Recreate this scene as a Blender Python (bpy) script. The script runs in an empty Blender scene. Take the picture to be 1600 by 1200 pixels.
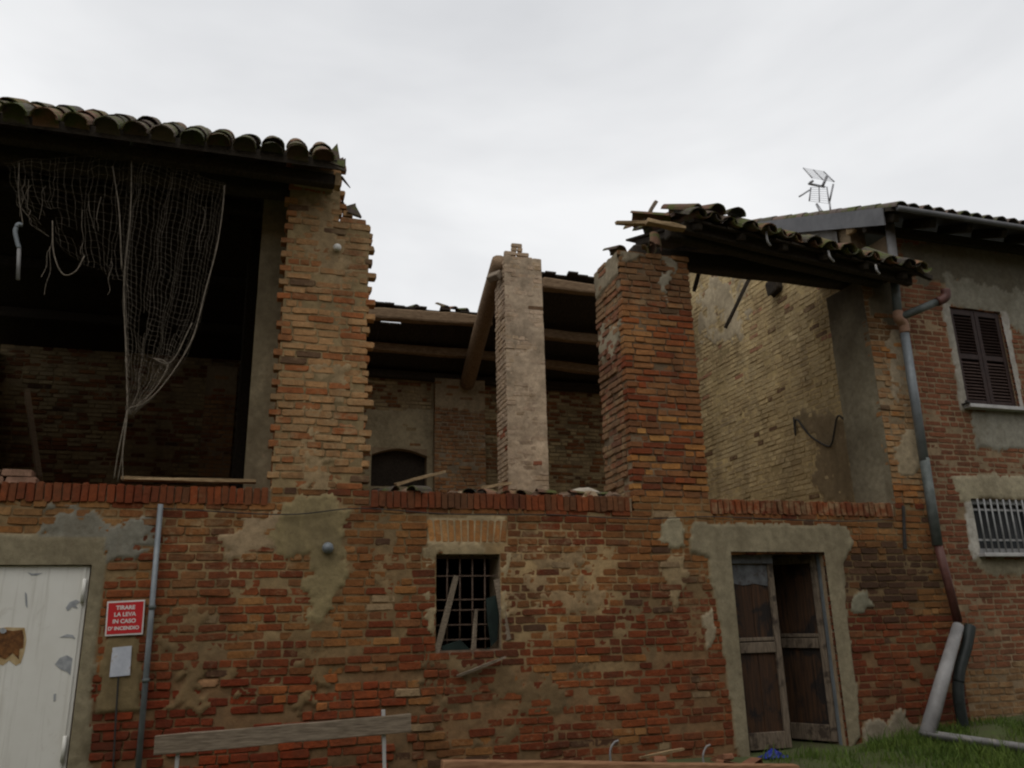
import bpy, math, random
from mathutils import Vector, Matrix, noise
import numpy as np

random.seed(7)
sc = bpy.context.scene
C = sc.collection

# ------------------------------------------------------------------ camera, sky, sun, exposure
cam = bpy.data.cameras.new('camera')
cam.lens = 28.26
cam.sensor_width = 36.0
cam.clip_start = 0.05
cam.clip_end = 2000
cam_o = bpy.data.objects.new('camera', cam)
C.objects.link(cam_o)
right = Vector((0.9562, -0.2919, -0.0212))
fwd = Vector((0.28595, 0.91614, 0.28092)).normalized()
up = right.cross(fwd).normalized()
right = fwd.cross(up).normalized()
CAM = Vector((0.0, -8.0, 1.4))
cam_o.matrix_world = Matrix(((right.x, up.x, -fwd.x, CAM.x), (right.y, up.y, -fwd.y, CAM.y),
                             (right.z, up.z, -fwd.z, CAM.z), (0, 0, 0, 1)))
sc.camera = cam_o

SUN_EL, SUN_AZ = math.radians(62), math.radians(222)
world = bpy.data.worlds.new('World')
sc.world = world
world.use_nodes = True
wn, wl = world.node_tree.nodes, world.node_tree.links
wn.clear()
w_out = wn.new('ShaderNodeOutputWorld')
w_bg = wn.new('ShaderNodeBackground')
w_bg.inputs['Strength'].default_value = 0.1
w_sky = wn.new('ShaderNodeTexSky')
w_sky.sky_type = 'NISHITA'
w_sky.sun_disc = False
w_sky.sun_elevation = SUN_EL
w_sky.sun_rotation = SUN_AZ
w_sky.air_density = 1.0
w_sky.dust_density = 4.0
w_tc = wn.new('ShaderNodeTexCoord')
w_map = wn.new('ShaderNodeMapping')
w_map.inputs['Scale'].default_value = (1.0, 1.0, 2.4)
w_n = wn.new('ShaderNodeTexNoise')
w_n.inputs['Scale'].default_value = 1.5
w_n.inputs['Detail'].default_value = 5.0
w_n.inputs['Roughness'].default_value = 0.5
w_n.inputs['Distortion'].default_value = 0.35
w_r = wn.new('ShaderNodeValToRGB')
w_r.color_ramp.elements[0].position = 0.34
w_r.color_ramp.elements[0].color = (7.1, 7.2, 7.4, 1)
w_r.color_ramp.elements[1].position = 0.64
w_r.color_ramp.elements[1].color = (9.7, 9.75, 9.8, 1)
w_mix = wn.new('ShaderNodeMixRGB')
w_mix.inputs['Fac'].default_value = 0.93           # closed cloud deck over the sky
wl.new(w_tc.outputs['Generated'], w_map.inputs['Vector'])
wl.new(w_map.outputs['Vector'], w_n.inputs['Vector'])
wl.new(w_n.outputs['Fac'], w_r.inputs['Fac'])
wl.new(w_sky.outputs['Color'], w_mix.inputs['Color1'])
wl.new(w_r.outputs['Color'], w_mix.inputs['Color2'])
wl.new(w_mix.outputs['Color'], w_bg.inputs['Color'])
wl.new(w_bg.outputs['Background'], w_out.inputs['Surface'])

sun = bpy.data.lights.new('sun', 'SUN')
sun.energy = 1.0
sun.angle = math.radians(50)
sun.color = (1.0, 0.97, 0.93)
sun_o = bpy.data.objects.new('sun', sun)
C.objects.link(sun_o)
sun_dir = Vector((math.sin(SUN_AZ) * math.cos(SUN_EL), math.cos(SUN_AZ) * math.cos(SUN_EL), math.sin(SUN_EL)))
sun_o.rotation_euler = sun_dir.to_track_quat('Z', 'Y').to_euler()
sun_o.location = (0, -20, 30)

sc.view_settings.view_transform = 'Standard'
sc.view_settings.look = 'None'
sc.view_settings.exposure = 0.0
sc.view_settings.gamma = 1.0
sc.view_settings.use_curve_mapping = False
sc.cycles.filter_width = 2.2
sc.cycles.max_bounces = 7
sc.cycles.diffuse_bounces = 6

# ------------------------------------------------------------------ materials
def new_mat(name):
    m = bpy.data.materials.new(name)
    m.use_nodes = True
    nt = m.node_tree
    b = nt.nodes['Principled BSDF']
    b.inputs['Specular IOR Level'].default_value = 0.25
    return m, nt, b

def nd(nt, kind, **kw):
    n = nt.nodes.new(kind)
    for k, v in kw.items():
        setattr(n, k, v)
    return n

def vec_pos(nt, scale=(1, 1, 1), obj=False):
    if obj:
        g = nd(nt, 'ShaderNodeTexCoord'); s = g.outputs['Object']
    else:
        g = nd(nt, 'ShaderNodeNewGeometry'); s = g.outputs['Position']
    mp = nd(nt, 'ShaderNodeMapping')
    mp.inputs['Scale'].default_value = scale
    nt.links.new(s, mp.inputs['Vector'])
    return mp.outputs['Vector']

def noise_n(nt, vec, scale, detail=4, rough=0.55, dist=0.0):
    n = nd(nt, 'ShaderNodeTexNoise')
    n.inputs['Scale'].default_value = scale
    n.inputs['Detail'].default_value = detail
    n.inputs['Roughness'].default_value = rough
    n.inputs['Distortion'].default_value = dist
    nt.links.new(vec, n.inputs['Vector'])
    return n.outputs['Fac']

def maprange(nt, v, a, b, c, d):
    n = nd(nt, 'ShaderNodeMapRange')
    for i, x in zip(('From Min', 'From Max', 'To Min', 'To Max'), (a, b, c, d)):
        n.inputs[i].default_value = x
    nt.links.new(v, n.inputs['Value'])
    return n.outputs['Result']

def mathn(nt, op, a, b):
    n = nd(nt, 'ShaderNodeMath', operation=op)
    for i, x in enumerate((a, b)):
        if isinstance(x, (int, float)):
            n.inputs[i].default_value = x
        else:
            nt.links.new(x, n.inputs[i])
    return n.outputs[0]

def mix(nt, fac, a, b, mode='MIX'):
    n = nd(nt, 'ShaderNodeMixRGB', blend_type=mode)
    for i, x in (('Fac', fac), ('Color1', a), ('Color2', b)):
        if isinstance(x, (int, float)):
            n.inputs[i].default_value = x
        elif isinstance(x, tuple):
            n.inputs[i].default_value = (*x, 1)
        else:
            nt.links.new(x, n.inputs[i])
    return n.outputs['Color']

def bump(nt, b, h, strength=0.5, dist=0.01):
    n = nd(nt, 'ShaderNodeBump')
    n.inputs['Strength'].default_value = strength
    n.inputs['Distance'].default_value = dist
    nt.links.new(h, n.inputs['Height'])
    nt.links.new(n.outputs['Normal'], b.inputs['Normal'])

def brick_mat(name, source):
    """burnt clay; colour and amount of lime smear come per brick (object colour or mesh attribute 'tint')"""
    m, nt, b = new_mat(name)
    if source == 'object':
        s = nd(nt, 'ShaderNodeObjectInfo'); col, alpha = s.outputs['Color'], s.outputs['Alpha']
    else:
        s = nd(nt, 'ShaderNodeAttribute', attribute_name='tint'); col, alpha = s.outputs['Color'], s.outputs['Alpha']
    p = vec_pos(nt)
    n1 = noise_n(nt, p, 22, 5, 0.6)
    n2 = noise_n(nt, p, 90, 3)
    ps = vec_pos(nt, (6, 6, 22))
    n3 = noise_n(nt, ps, 1.6, 4, 0.6)
    c = mix(nt, 1.0, col, mix(nt, n1, (0.55, 0.52, 0.50), (1.38, 1.36, 1.34)), 'MULTIPLY')
    c = mix(nt, maprange(nt, n2, 0.55, 0.75, 0, 0.4), c, (0.05, 0.033, 0.02))
    # lime and mortar smeared over the faces
    n4 = noise_n(nt, p, 7.5, 6, 0.68, 0.4)
    n5 = mathn(nt, 'ADD', mathn(nt, 'MULTIPLY', n4, 0.75), mathn(nt, 'MULTIPLY', n3, 0.25))
    t = mathn(nt, 'SUBTRACT', n5, mathn(nt, 'SUBTRACT', 0.72, mathn(nt, 'MULTIPLY', alpha, 0.45)))
    msk = maprange(nt, t, -0.05, 0.12, 0, 0.75)
    lime = mix(nt, n1, (0.22, 0.145, 0.07), (0.42, 0.31, 0.17))
    c = mix(nt, msk, c, lime)
    n6 = noise_n(nt, vec_pos(nt, (1, 1, 0.55)), 1.9, 7, 0.66, 0.6)
    c = mix(nt, maprange(nt, n6, 0.44, 0.70, 0, 0.62), c, (0.060, 0.034, 0.018))
    nt.links.new(c, b.inputs['Base Color'])
    b.inputs['Roughness'].default_value = 0.92
    bump(nt, b, mathn(nt, 'ADD', n1, mathn(nt, 'MULTIPLY', n2, 0.4)), 0.9, 0.012)
    return m

def coat_mat():
    """mortar and render: colour from the mesh attribute 'tint'"""
    m, nt, b = new_mat('lime mortar and render')
    s = nd(nt, 'ShaderNodeAttribute', attribute_name='tint')
    p = vec_pos(nt)
    n1 = noise_n(nt, p, 14, 6, 0.65)
    n2 = noise_n(nt, p, 120, 2)
    n3 = noise_n(nt, vec_pos(nt, (1, 1, 0.55)), 2.2, 7, 0.66, 0.5)
    n4 = noise_n(nt, p, 38, 5, 0.7)
    c = mix(nt, 1.0, s.outputs['Color'], mix(nt, n1, (0.45, 0.44, 0.42), (1.5, 1.48, 1.42)), 'MULTIPLY')
    c = mix(nt, maprange(nt, n4, 0.56, 0.72, 0, 0.55), c, (0.11, 0.07, 0.038))
    c = mix(nt, maprange(nt, n3, 0.45, 0.72, 0, 0.62), c, (0.085, 0.064, 0.036))
    nt.links.new(c, b.inputs['Base Color'])
    b.inputs['Roughness'].default_value = 0.95
    bump(nt, b, mathn(nt, 'ADD', n1, mathn(nt, 'MULTIPLY', n2, 0.5)), 0.7, 0.01)
    return m

def plain(name, c1, c2, scale=8, rough=0.85, bumps=0.4, bd=0.006, stretch=(1, 1, 1), metal=0.0, spots=None, obj=False):
    m, nt, b = new_mat(name)
    p = vec_pos(nt, stretch, obj)
    n1 = noise_n(nt, p, scale, 6, 0.62)
    c = mix(nt, maprange(nt, n1, 0.3, 0.7, 0, 1), c1, c2)
    if spots:
        n2 = noise_n(nt, vec_pos(nt, (1, 1, 1), obj), spots[1], 5, 0.6, 0.3)
        c = mix(nt, maprange(nt, n2, spots[2], spots[2] + 0.08, 0, 0.9), c, spots[0])
    nt.links.new(c, b.inputs['Base Color'])
    b.inputs['Roughness'].default_value = rough
    b.inputs['Metallic'].default_value = metal
    if bumps:
        bump(nt, b, n1, bumps, bd)
    return m

def tile_mat(name, source):
    m, nt, b = new_mat(name)
    if source == 'object':
        col = nd(nt, 'ShaderNodeObjectInfo').outputs['Color']
    else:
        col = nd(nt, 'ShaderNodeAttribute', attribute_name='tint').outputs['Color']
    p = vec_pos(nt)
    n1 = noise_n(nt, p, 18, 5, 0.6)
    n2 = noise_n(nt, p, 5.5, 6, 0.65, 0.3)
    n3 = noise_n(nt, p, 60, 3)
    c = mix(nt, 1.0, col, mix(nt, n1, (0.5, 0.5, 0.5), (1.4, 1.4, 1.4)), 'MULTIPLY')
    c = mix(nt, maprange(nt, n1, 0.55, 0.7, 0, 0.8), c, (0.05, 0.045, 0.04))
    c = mix(nt, maprange(nt, n2, 0.47, 0.58, 0, 0.85), c, mix(nt, n3, (0.035, 0.048, 0.010), (0.105, 0.12, 0.028)))
    nt.links.new(c, b.inputs['Base Color'])
    b.inputs['Roughness'].default_value = 0.9
    bump(nt, b, mathn(nt, 'ADD', n1, n3), 0.7, 0.01)
    return m

M = dict(
    brick_o=brick_mat('old brick', 'object'), brick=brick_mat('old brickwork', 'attr'), coat=coat_mat(),
    tile_o=tile_mat('mossy clay tile', 'object'), tile=tile_mat('mossy clay tiles', 'attr'),
    core=plain('rubble core', (0.22, 0.16, 0.10), (0.32, 0.24, 0.15), 9, 0.95, 0.8, 0.02),
    beam=plain('weathered beam', (0.09, 0.055, 0.03), (0.27, 0.185, 0.11), 5, 0.9, 0.6, 0.01, (2, 14, 14)),
    beam_y=plain('weathered rafter', (0.09, 0.055, 0.03), (0.26, 0.175, 0.105), 5, 0.9, 0.6, 0.01, (14, 2, 14)),
    darkwood=plain('dark roof wood', (0.016, 0.013, 0.010), (0.05, 0.038, 0.026), 4, 0.95, 0.6, 0.01, (10, 3, 10)),  # very dark brown wood tone
    plank=plain('silver grey plank', (0.10, 0.075, 0.052), (0.27, 0.215, 0.155), 5, 0.9, 0.5, 0.006, (1.5, 16, 16)),
    yellowwood=plain('broken yellow batten', (0.21, 0.14, 0.07), (0.38, 0.27, 0.15), 5, 0.85, 0.5, 0.006, (3, 10, 10)),
    door_frame=plain('grey worn door wood', (0.075, 0.055, 0.038), (0.20, 0.155, 0.11), 6, 0.85, 0.5, 0.006, (10, 10, 1.2), spots=((0.04, 0.028, 0.02), 5, 0.55)),
    door_panel=plain('dark brown door boards', (0.012, 0.009, 0.007), (0.075, 0.034, 0.014), 4, 0.8, 0.5, 0.005, (12, 12, 0.7), spots=((0.012, 0.010, 0.009), 3, 0.5)),
    panel=plain('blistered grey tin', (0.055, 0.055, 0.055), (0.13, 0.135, 0.14), 9, 0.6, 0.3, 0.004, spots=((0.06, 0.05, 0.045), 12, 0.55)),
    white=plain('chalky white paint', (0.66, 0.64, 0.58), (0.76, 0.74, 0.68), 3, 0.55, 0.15, 0.003, spots=((0.56, 0.53, 0.46), 4, 0.62)),
    paint_flake=plain('bared primer', (0.20, 0.21, 0.22), (0.38, 0.39, 0.40), 20, 0.7, 0.3, 0.003),
    # filled in below
    rust=plain('brown rust', (0.05, 0.022, 0.010), (0.22, 0.095, 0.03), 22, 0.9, 0.6, 0.004),
    ruststain=plain('yellow rust stain', (0.34, 0.22, 0.09), (0.50, 0.40, 0.24), 14, 0.8, 0.2, 0.002),
    grille=plain('rusty grille iron', (0.05, 0.032, 0.022), (0.15, 0.10, 0.07), 25, 0.8, 0.4, 0.002),
    zinc=plain('dull zinc pipe', (0.13, 0.145, 0.155), (0.23, 0.25, 0.26), 6, 0.5, 0.15, 0.002, metal=0.25),
    zinc_d=plain('dirty green zinc', (0.07, 0.08, 0.075), (0.15, 0.165, 0.155), 8, 0.6, 0.2, 0.002, metal=0.2),
    whitepipe=plain('grey white plastic pipe', (0.15, 0.145, 0.14), (0.27, 0.262, 0.255), 4, 0.5, 0.1, 0.002, spots=((0.28, 0.26, 0.23), 9, 0.6)),
    copper=plain('copper brown elbow', (0.22, 0.12, 0.075), (0.34, 0.20, 0.13), 9, 0.6, 0.1, 0.002),
    brownpipe=plain('brown painted pipe', (0.060, 0.022, 0.018), (0.12, 0.05, 0.038), 9, 0.5, 0.1, 0.002),
    blackpipe=plain('black drain hose', (0.012, 0.016, 0.015), (0.03, 0.036, 0.033), 9, 0.5, 0.1, 0.002),
    flashing=plain('grey sheet metal', (0.10, 0.10, 0.105), (0.15, 0.15, 0.155), 5, 0.6, 0.1, 0.002, metal=0.2),
    shutter=plain('dark brown shutter paint', (0.020, 0.010, 0.008), (0.042, 0.022, 0.017), 10, 0.6, 0.1, 0.002),
    slat=plain('brown shutter slat paint', (0.045, 0.026, 0.021), (0.085, 0.055, 0.046), 10, 0.6, 0.1, 0.002),
    sillstone=plain('pale window sill', (0.34, 0.33, 0.32), (0.47, 0.46, 0.44), 7, 0.8, 0.2, 0.004),
    bars=plain('pale painted bars', (0.20, 0.20, 0.20), (0.32, 0.32, 0.31), 12, 0.6, 0.1, 0.002),
    glass=plain('dim window glass', (0.02, 0.024, 0.026), (0.05, 0.055, 0.058), 2, 0.15, 0, 0),
    red=plain('red sign enamel', (0.42, 0.018, 0.022), (0.52, 0.030, 0.032), 5, 0.45, 0.05, 0.001),
    signwhite=plain('white sign print', (0.60, 0.58, 0.55), (0.70, 0.68, 0.65), 8, 0.5, 0, 0),
    plate=plain('chipped enamel plate', (0.38, 0.40, 0.45), (0.56, 0.58, 0.63), 9, 0.5, 0.1, 0.002, spots=((0.25, 0.14, 0.06), 9, 0.58)),
    cable=plain('black cable', (0.02, 0.018, 0.016), (0.05, 0.045, 0.04), 9, 0.7, 0, 0),
    net=plain('dirty twine', (0.10, 0.085, 0.065), (0.26, 0.215, 0.165), 20, 0.95, 0, 0),
    porcelain=plain('porcelain', (0.60, 0.58, 0.53), (0.70, 0.68, 0.64), 9, 0.4, 0, 0),
    alu=plain('aluminium antenna', (0.22, 0.22, 0.23), (0.34, 0.34, 0.35), 9, 0.4, 0, 0, metal=0.6),
    blue=plain('blue plastic sheet', (0.010, 0.016, 0.16), (0.025, 0.04, 0.28), 9, 0.5, 0.3, 0.004),
    cloth=plain('dirty pale sacking', (0.26, 0.22, 0.17), (0.44, 0.39, 0.31), 9, 0.95, 0.6, 0.01),
    rubble=plain('rubble and rot', (0.06, 0.042, 0.028), (0.20, 0.13, 0.085), 9, 0.95, 0.8, 0.02),
    green=plain('faded green paint scrap', (0.007, 0.013, 0.011), (0.015, 0.028, 0.023), 9, 0.7, 0.3, 0.004),
    timber=plain('reddish damp timber', (0.14, 0.058, 0.028), (0.34, 0.19, 0.10), 4, 0.85, 0.5, 0.006, (1.2, 12, 12)),
    grass=plain('grass', (0.038, 0.078, 0.010), (0.095, 0.135, 0.02), 3, 0.8, 0, 0, spots=((0.19, 0.15, 0.06), 30, 0.62)),
    earth=plain('damp earth and turf', (0.060, 0.050, 0.028), (0.060, 0.085, 0.022), 2.2, 0.95, 0.8, 0.03),
)

def painted_steel():
    """chalky white paint with thin dirt runs, rust freckles and rubbed areas"""
    m, nt, bs = new_mat('chalky white door paint')
    n1 = noise_n(nt, vec_pos(nt), 2.6, 6, 0.6)
    run = noise_n(nt, vec_pos(nt, (26, 26, 1.1)), 1.0, 5, 0.65)
    rub = noise_n(nt, vec_pos(nt, (1, 1, 0.7)), 5.5, 7, 0.7, 0.8)
    fre = noise_n(nt, vec_pos(nt), 46, 4, 0.6)
    c = mix(nt, n1, (0.58, 0.56, 0.50), (0.74, 0.73, 0.68))
    c = mix(nt, maprange(nt, run, 0.52, 0.75, 0, 0.45), c, (0.34, 0.31, 0.25))
    c = mix(nt, maprange(nt, rub, 0.60, 0.72, 0, 0.55), c, (0.42, 0.39, 0.33))
    c = mix(nt, maprange(nt, fre, 0.70, 0.76, 0, 0.8), c, (0.20, 0.10, 0.045))
    nt.links.new(c, bs.inputs['Base Color'])
    bs.inputs['Roughness'].default_value = 0.6
    bump(nt, bs, rub, 0.25, 0.004)
    return m
M['white'] = painted_steel()

# ------------------------------------------------------------------ object helpers
WM = {}
def link(o, parent=None):
    C.objects.link(o)
    WM[o] = o.matrix_basis.copy()
    if parent is not None:
        o.parent = parent
        o.matrix_parent_inverse = WM[parent].inverted()
    return o

def tag(o, label=None, cat=None, group=None, kind=None):
    for k, v in (('label', label), ('category', cat), ('group', group), ('kind', kind)):
        if v:
            o[k] = v
    return o

def empty(name, loc, label, cat, group=None):
    o = bpy.data.objects.new(name, None)
    o.empty_display_size = 0.1
    o.location = loc
    return tag(link(o), label, cat, group)

class MB:
    def __init__(self, xf=None):
        self.v, self.f, self.t, self.xf = [], [], [], xf
    def add(self, vs, fs, tint=None):
        n = len(self.v)
        if self.xf is not None:
            vs = [self.xf @ Vector(p) for p in vs]
        self.v += [tuple(p) for p in vs]
        self.f += [tuple(i + n for i in f) for f in fs]
        self.t += [tint or (1, 1, 1, 1)] * len(vs)
        return self
    def box(self, a, b, j=0.0, tint=None):
        (x0, y0, z0), (x1, y1, z1) = a, b
        vs = [(x, y, z) for x in (x0, x1) for y in (y0, y1) for z in (z0, z1)]
        if j:
            vs = [tuple(c + random.uniform(-j, j) for c in p) for p in vs]
        return self.add(vs, [(0, 1, 3, 2), (4, 6, 7, 5), (0, 4, 5, 1), (2, 3, 7, 6), (0, 2, 6, 4), (1, 5, 7, 3)], tint)
    def beam(self, a, b, w, h, roll=0.0, j=0.0, seg=1, taper=1.0, tint=None):
        """rectangular bar from a to b, a little uneven when j > 0"""
        a, b = Vector(a), Vector(b)
        d = (b - a).normalized()
        s = d.cross(Vector((0, 0, 1)))
        if s.length < 1e-3:
            s = Vector((1, 0, 0))
        s.normalize(); u = s.cross(d)
        if roll:
            R = Matrix.Rotation(roll, 3, d); s, u = R @ s, R @ u
        vs, fs = [], []
        for i in range(seg + 1):
            k = i / seg
            c = a.lerp(b, k); q = 1 + (taper - 1) * k
            for e, g in ((-1, -1), (1, -1), (1, 1), (-1, 1)):
                vs.append(c + s * (e * w / 2 * q + random.uniform(-j, j)) + u * (g * h / 2 * q + random.uniform(-j, j)))
        for i in range(seg):
            for k in range(4):
                fs.append((i * 4 + k, i * 4 + (k + 1) % 4, i * 4 + 4 + (k + 1) % 4, i * 4 + 4 + k))
        n = seg * 4
        fs += [(3, 2, 1, 0), (n, n + 1, n + 2, n + 3)]
        return self.add(vs, fs, tint)
    def tube(self, pts, r, n=10, caps=True, ripple=0.0):
        pts = [Vector(p) for p in pts]
        if not isinstance(r, (list, tuple)):
            r = [r] * len(pts)
        vs, fs = [], []
        ref = Vector((0.13, 0.31, 0.94)).normalized()
        for i, p in enumerate(pts):
            d = (pts[min(i + 1, len(pts) - 1)] - pts[max(i - 1, 0)]).normalized()
            if abs(d.dot(ref)) > 0.95:
                rr = Vector((0.9, 0.4, 0.1))
            else:
                rr = ref
            s = d.cross(rr).normalized(); u = s.cross(d)
            q = r[i] * (1 + (ripple if i % 2 else -ripple))
            for k in range(n):
                a = 2 * math.pi * k / n
                vs.append(p + s * math.cos(a) * q + u * math.sin(a) * q)
        for i in range(len(pts) - 1):
            for k in range(n):
                fs.append((i * n + k, i * n + (k + 1) % n, (i + 1) * n + (k + 1) % n, (i + 1) * n + k))
        if caps:
            fs += [tuple(range(n - 1, -1, -1)), tuple((len(pts) - 1) * n + k for k in range(n))]
        return self.add(vs, fs)
    def prism(self, poly, y0, y1, jit=0.0):
        """polygon in (x, z) given depth from y0 to y1"""
        n = len(poly)
        vs = [(x, y0 + random.uniform(-jit, jit), z) for x, z in poly] + [(x, y1, z) for x, z in poly]
        fs = [tuple(range(n)), tuple(range(2 * n - 1, n - 1, -1))] + [(i, i + n, (i + 1) % n + n, (i + 1) % n) for i in range(n)]
        return self.add(vs, fs)
    def mesh(self, name, mat, smooth=False, tint=False):
        me = bpy.data.meshes.new(name)
        me.from_pydata(self.v, [], self.f)
        if smooth:
            me.polygons.foreach_set('use_smooth', [True] * len(me.polygons))
        if tint:
            at = me.attributes.new('tint', 'FLOAT_COLOR', 'POINT')
            at.data.foreach_set('color', np.array(self.t, dtype=np.float32).ravel())
        me.materials.append(M[mat] if isinstance(mat, str) else mat)
        me.update()
        return me
    def build(self, name, mat, parent=None, smooth=False, tint=False, bevel=0.0):
        o = bpy.data.objects.new(name, self.mesh(name, mat, smooth, tint))
        link(o, parent)
        if bevel:
            b = o.modifiers.new('edge', 'BEVEL'); b.width = bevel; b.segments = 2; b.limit_method = 'ANGLE'
        return o

def curve_pts(ctrl, n=24):
    """smooth line through control points"""
    P = [Vector(p) for p in ctrl]
    P = [P[0] * 2 - P[1]] + P + [P[-1] * 2 - P[-2]]
    out = []
    for i in range(1, len(P) - 2):
        for k in range(n):
            t = k / n
            a, b, c, d = P[i - 1], P[i], P[i + 1], P[i + 2]
            out.append(0.5 * ((2 * b) + (c - a) * t + (2 * a - 5 * b + 4 * c - d) * t * t + (3 * b - a - 3 * c + d) * t ** 3))
    out.append(P[-2])
    return out

def nz(x, y, z=0.0, s=1.0):
    return noise.noise(Vector((x * s, y * s, z * s)))
def fb(x, y, z=0.0, s=1.0, o=4):
    return noise.fractal(Vector((x * s, y * s, z * s)), 1.0, 2.0, o)

# ------------------------------------------------------------------ masonry
def unit_brick(seed):
    """worn unit brick with knocked-off corners, x along the course, -y outwards, z up, 1 x 1 x 1, face centred on the origin"""
    r = random.Random(seed)
    j = lambda s: r.uniform(-s, s)
    c_ = lambda: (r.uniform(0.43, 0.49), r.uniform(0.22, 0.42))
    (xa, za), (xb, zb_), (xc, zc), (xd, zd) = c_(), c_(), c_(), c_()
    out = [(-0.5, -za), (-xa, -0.5), (xb, -0.5), (0.5, -zb_), (0.5, zc), (xc, 0.5), (-xd, 0.5), (-0.5, zd)]
    out = [(x + j(0.012), z + j(0.05)) for x, z in out]
    vs = [(x, 1.0, z) for x, z in out]
    vs += [(x + j(0.02), 0.09 + j(0.05), z + j(0.05)) for x, z in out]
    k = r.uniform(0.88, 0.95)
    vs += [(x * (0.955 + j(0.02)), 0.012 + j(0.018), z * k + j(0.04)) for x, z in out]
    fs = []
    for a in (0, 8):
        for q in range(8):
            fs.append((a + q, a + (q + 1) % 8, a + 8 + (q + 1) % 8, a + 8 + q))
    fs.append(tuple(range(16, 24)))
    return vs, fs
UNITS = [unit_brick(100 + i) for i in range(16)]
UNIT_MESH = []
for i, (vs, fs) in enumerate(UNITS):
    UNIT_MESH.append(MB().add(vs, fs).mesh('brick', 'brick_o'))

class Frame:
    """a wall plane: u runs along it, v is up, h is outwards"""
    def __init__(self, origin, ex, en):
        self.o, self.ex, self.en = Vector(origin), Vector(ex), Vector(en)
    def p(self, u, v, h):
        return self.o + self.ex * u + Vector((0, 0, v)) + self.en * h
    def mat(self):
        e, n = self.ex, -self.en
        return Matrix(((e.x, n.x, 0, self.o.x), (e.y, n.y, 0, self.o.y), (e.z, n.z, 1, self.o.z), (0, 0, 0, 1)))

def pip(poly, x, z):
    r = False
    n = len(poly)
    for i in range(n):
        (x1, z1), (x2, z2) = poly[i], poly[(i + 1) % n]
        if (z1 > z) != (z2 > z) and x < (x2 - x1) * (z - z1) / (z2 - z1) + x1:
            r = not r
    return r
def edge_dist(poly, x, z):
    best = 9.0
    n = len(poly)
    for i in range(n):
        (x1, z1), (x2, z2) = poly[i], poly[(i + 1) % n]
        dx, dz = x2 - x1, z2 - z1
        t = max(0, min(1, ((x - x1) * dx + (z - z1) * dz) / (dx * dx + dz * dz + 1e-9)))
        best = min(best, math.hypot(x - x1 - t * dx, z - z1 - t * dz))
    return best

def lay_bricks(spans, v0, v1, tint, rnd, course=0.078, length=0.262, wave=0.012, tooth=0.0, depth=0.09, proud=0.006, joint=0.013):
    """rough bond; spans(v) gives the stretches of one course; returns (u, v, h, L, D, H, unit, tilt, tint)"""
    out = []
    n = int((v1 - v0) / course + 0.5)
    for k in range(n):
        vc = v0 + (k + 0.5) * course
        for a, b in spans(vc):
            if tooth:
                a -= tooth * ((0.6 if k % 2 else -0.3) + rnd.uniform(-0.5, 0.6))
                b += tooth * ((0.6 if k % 2 else -0.3) + rnd.uniform(-0.5, 0.6))
            u, first = a, True
            while u < b - 0.02:
                L = length * rnd.uniform(0.82, 1.06)
                if rnd.random() < 0.36 or (first and k % 2):
                    L = length * 0.5 * rnd.uniform(0.75, 1.25)
                first = False
                if b - (u + L) < 0.08:
                    L = b - u
                uc = u + L / 2
                v = vc + wave * nz(uc, vc * 0.6, 3.3, 0.7) + rnd.uniform(-0.004, 0.004)
                j = joint * rnd.uniform(0.6, 1.6)
                out.append((uc, v, rnd.gauss(0, proud * 0.7) + proud * 0.3, L - j, depth, course - joint * rnd.uniform(0.7, 1.5),
                            rnd.randrange(len(UNITS)), rnd.gauss(0, 0.014), tint(uc, v, rnd)))
                u += L
    return out

def cut(spans, holes, v):
    """take the openings out of one course"""
    for h in holes:
        if h[2] < v < h[3]:
            nxt = []
            for a, b in spans:
                if h[1] <= a or h[0] >= b:
                    nxt.append((a, b))
                else:
                    if h[0] - a > 0.05: nxt.append((a, h[0]))
                    if b - h[1] > 0.05: nxt.append((h[1], b))
            spans = nxt
    return spans

def brick_mesh(fr, bricks, name, parent):
    mb = MB()
    F = fr.mat()
    for (u, v, h, L, D, H, k, tilt, t) in bricks:
        T = F @ Matrix.Translation((u, -h, v)) @ Matrix.Rotation(tilt, 4, 'Y') @ Matrix.Diagonal((L, D, H, 1))
        vs, fs = UNITS[k]
        mb.add([T @ Vector(p) for p in vs], fs, t)
    o = mb.build(name, 'brick', parent, tint=True)
    return tag(o, kind='stuff')

def brick_objects(fr, bricks, parent, name='brick'):
    F = fr.mat()
    for (u, v, h, L, D, H, k, tilt, t) in bricks:
        o = bpy.data.objects.new(name, UNIT_MESH[k])
        o.matrix_basis = F @ Matrix.Translation((u, -h, v)) @ Matrix.Rotation(tilt, 4, 'Y') @ Matrix.Diagonal((L, D, H, 1))
        o.color = t
        link(o, parent)

def grid_lines(a, b, cuts, step):
    ks = sorted({a, b, *[c for c in cuts if a < c < b]})
    out = []
    for p, q in zip(ks, ks[1:]):
        n = max(1, round((q - p) / step))
        out += [p + (q - p) * i / n for i in range(n)]
    return out + [b]

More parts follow.
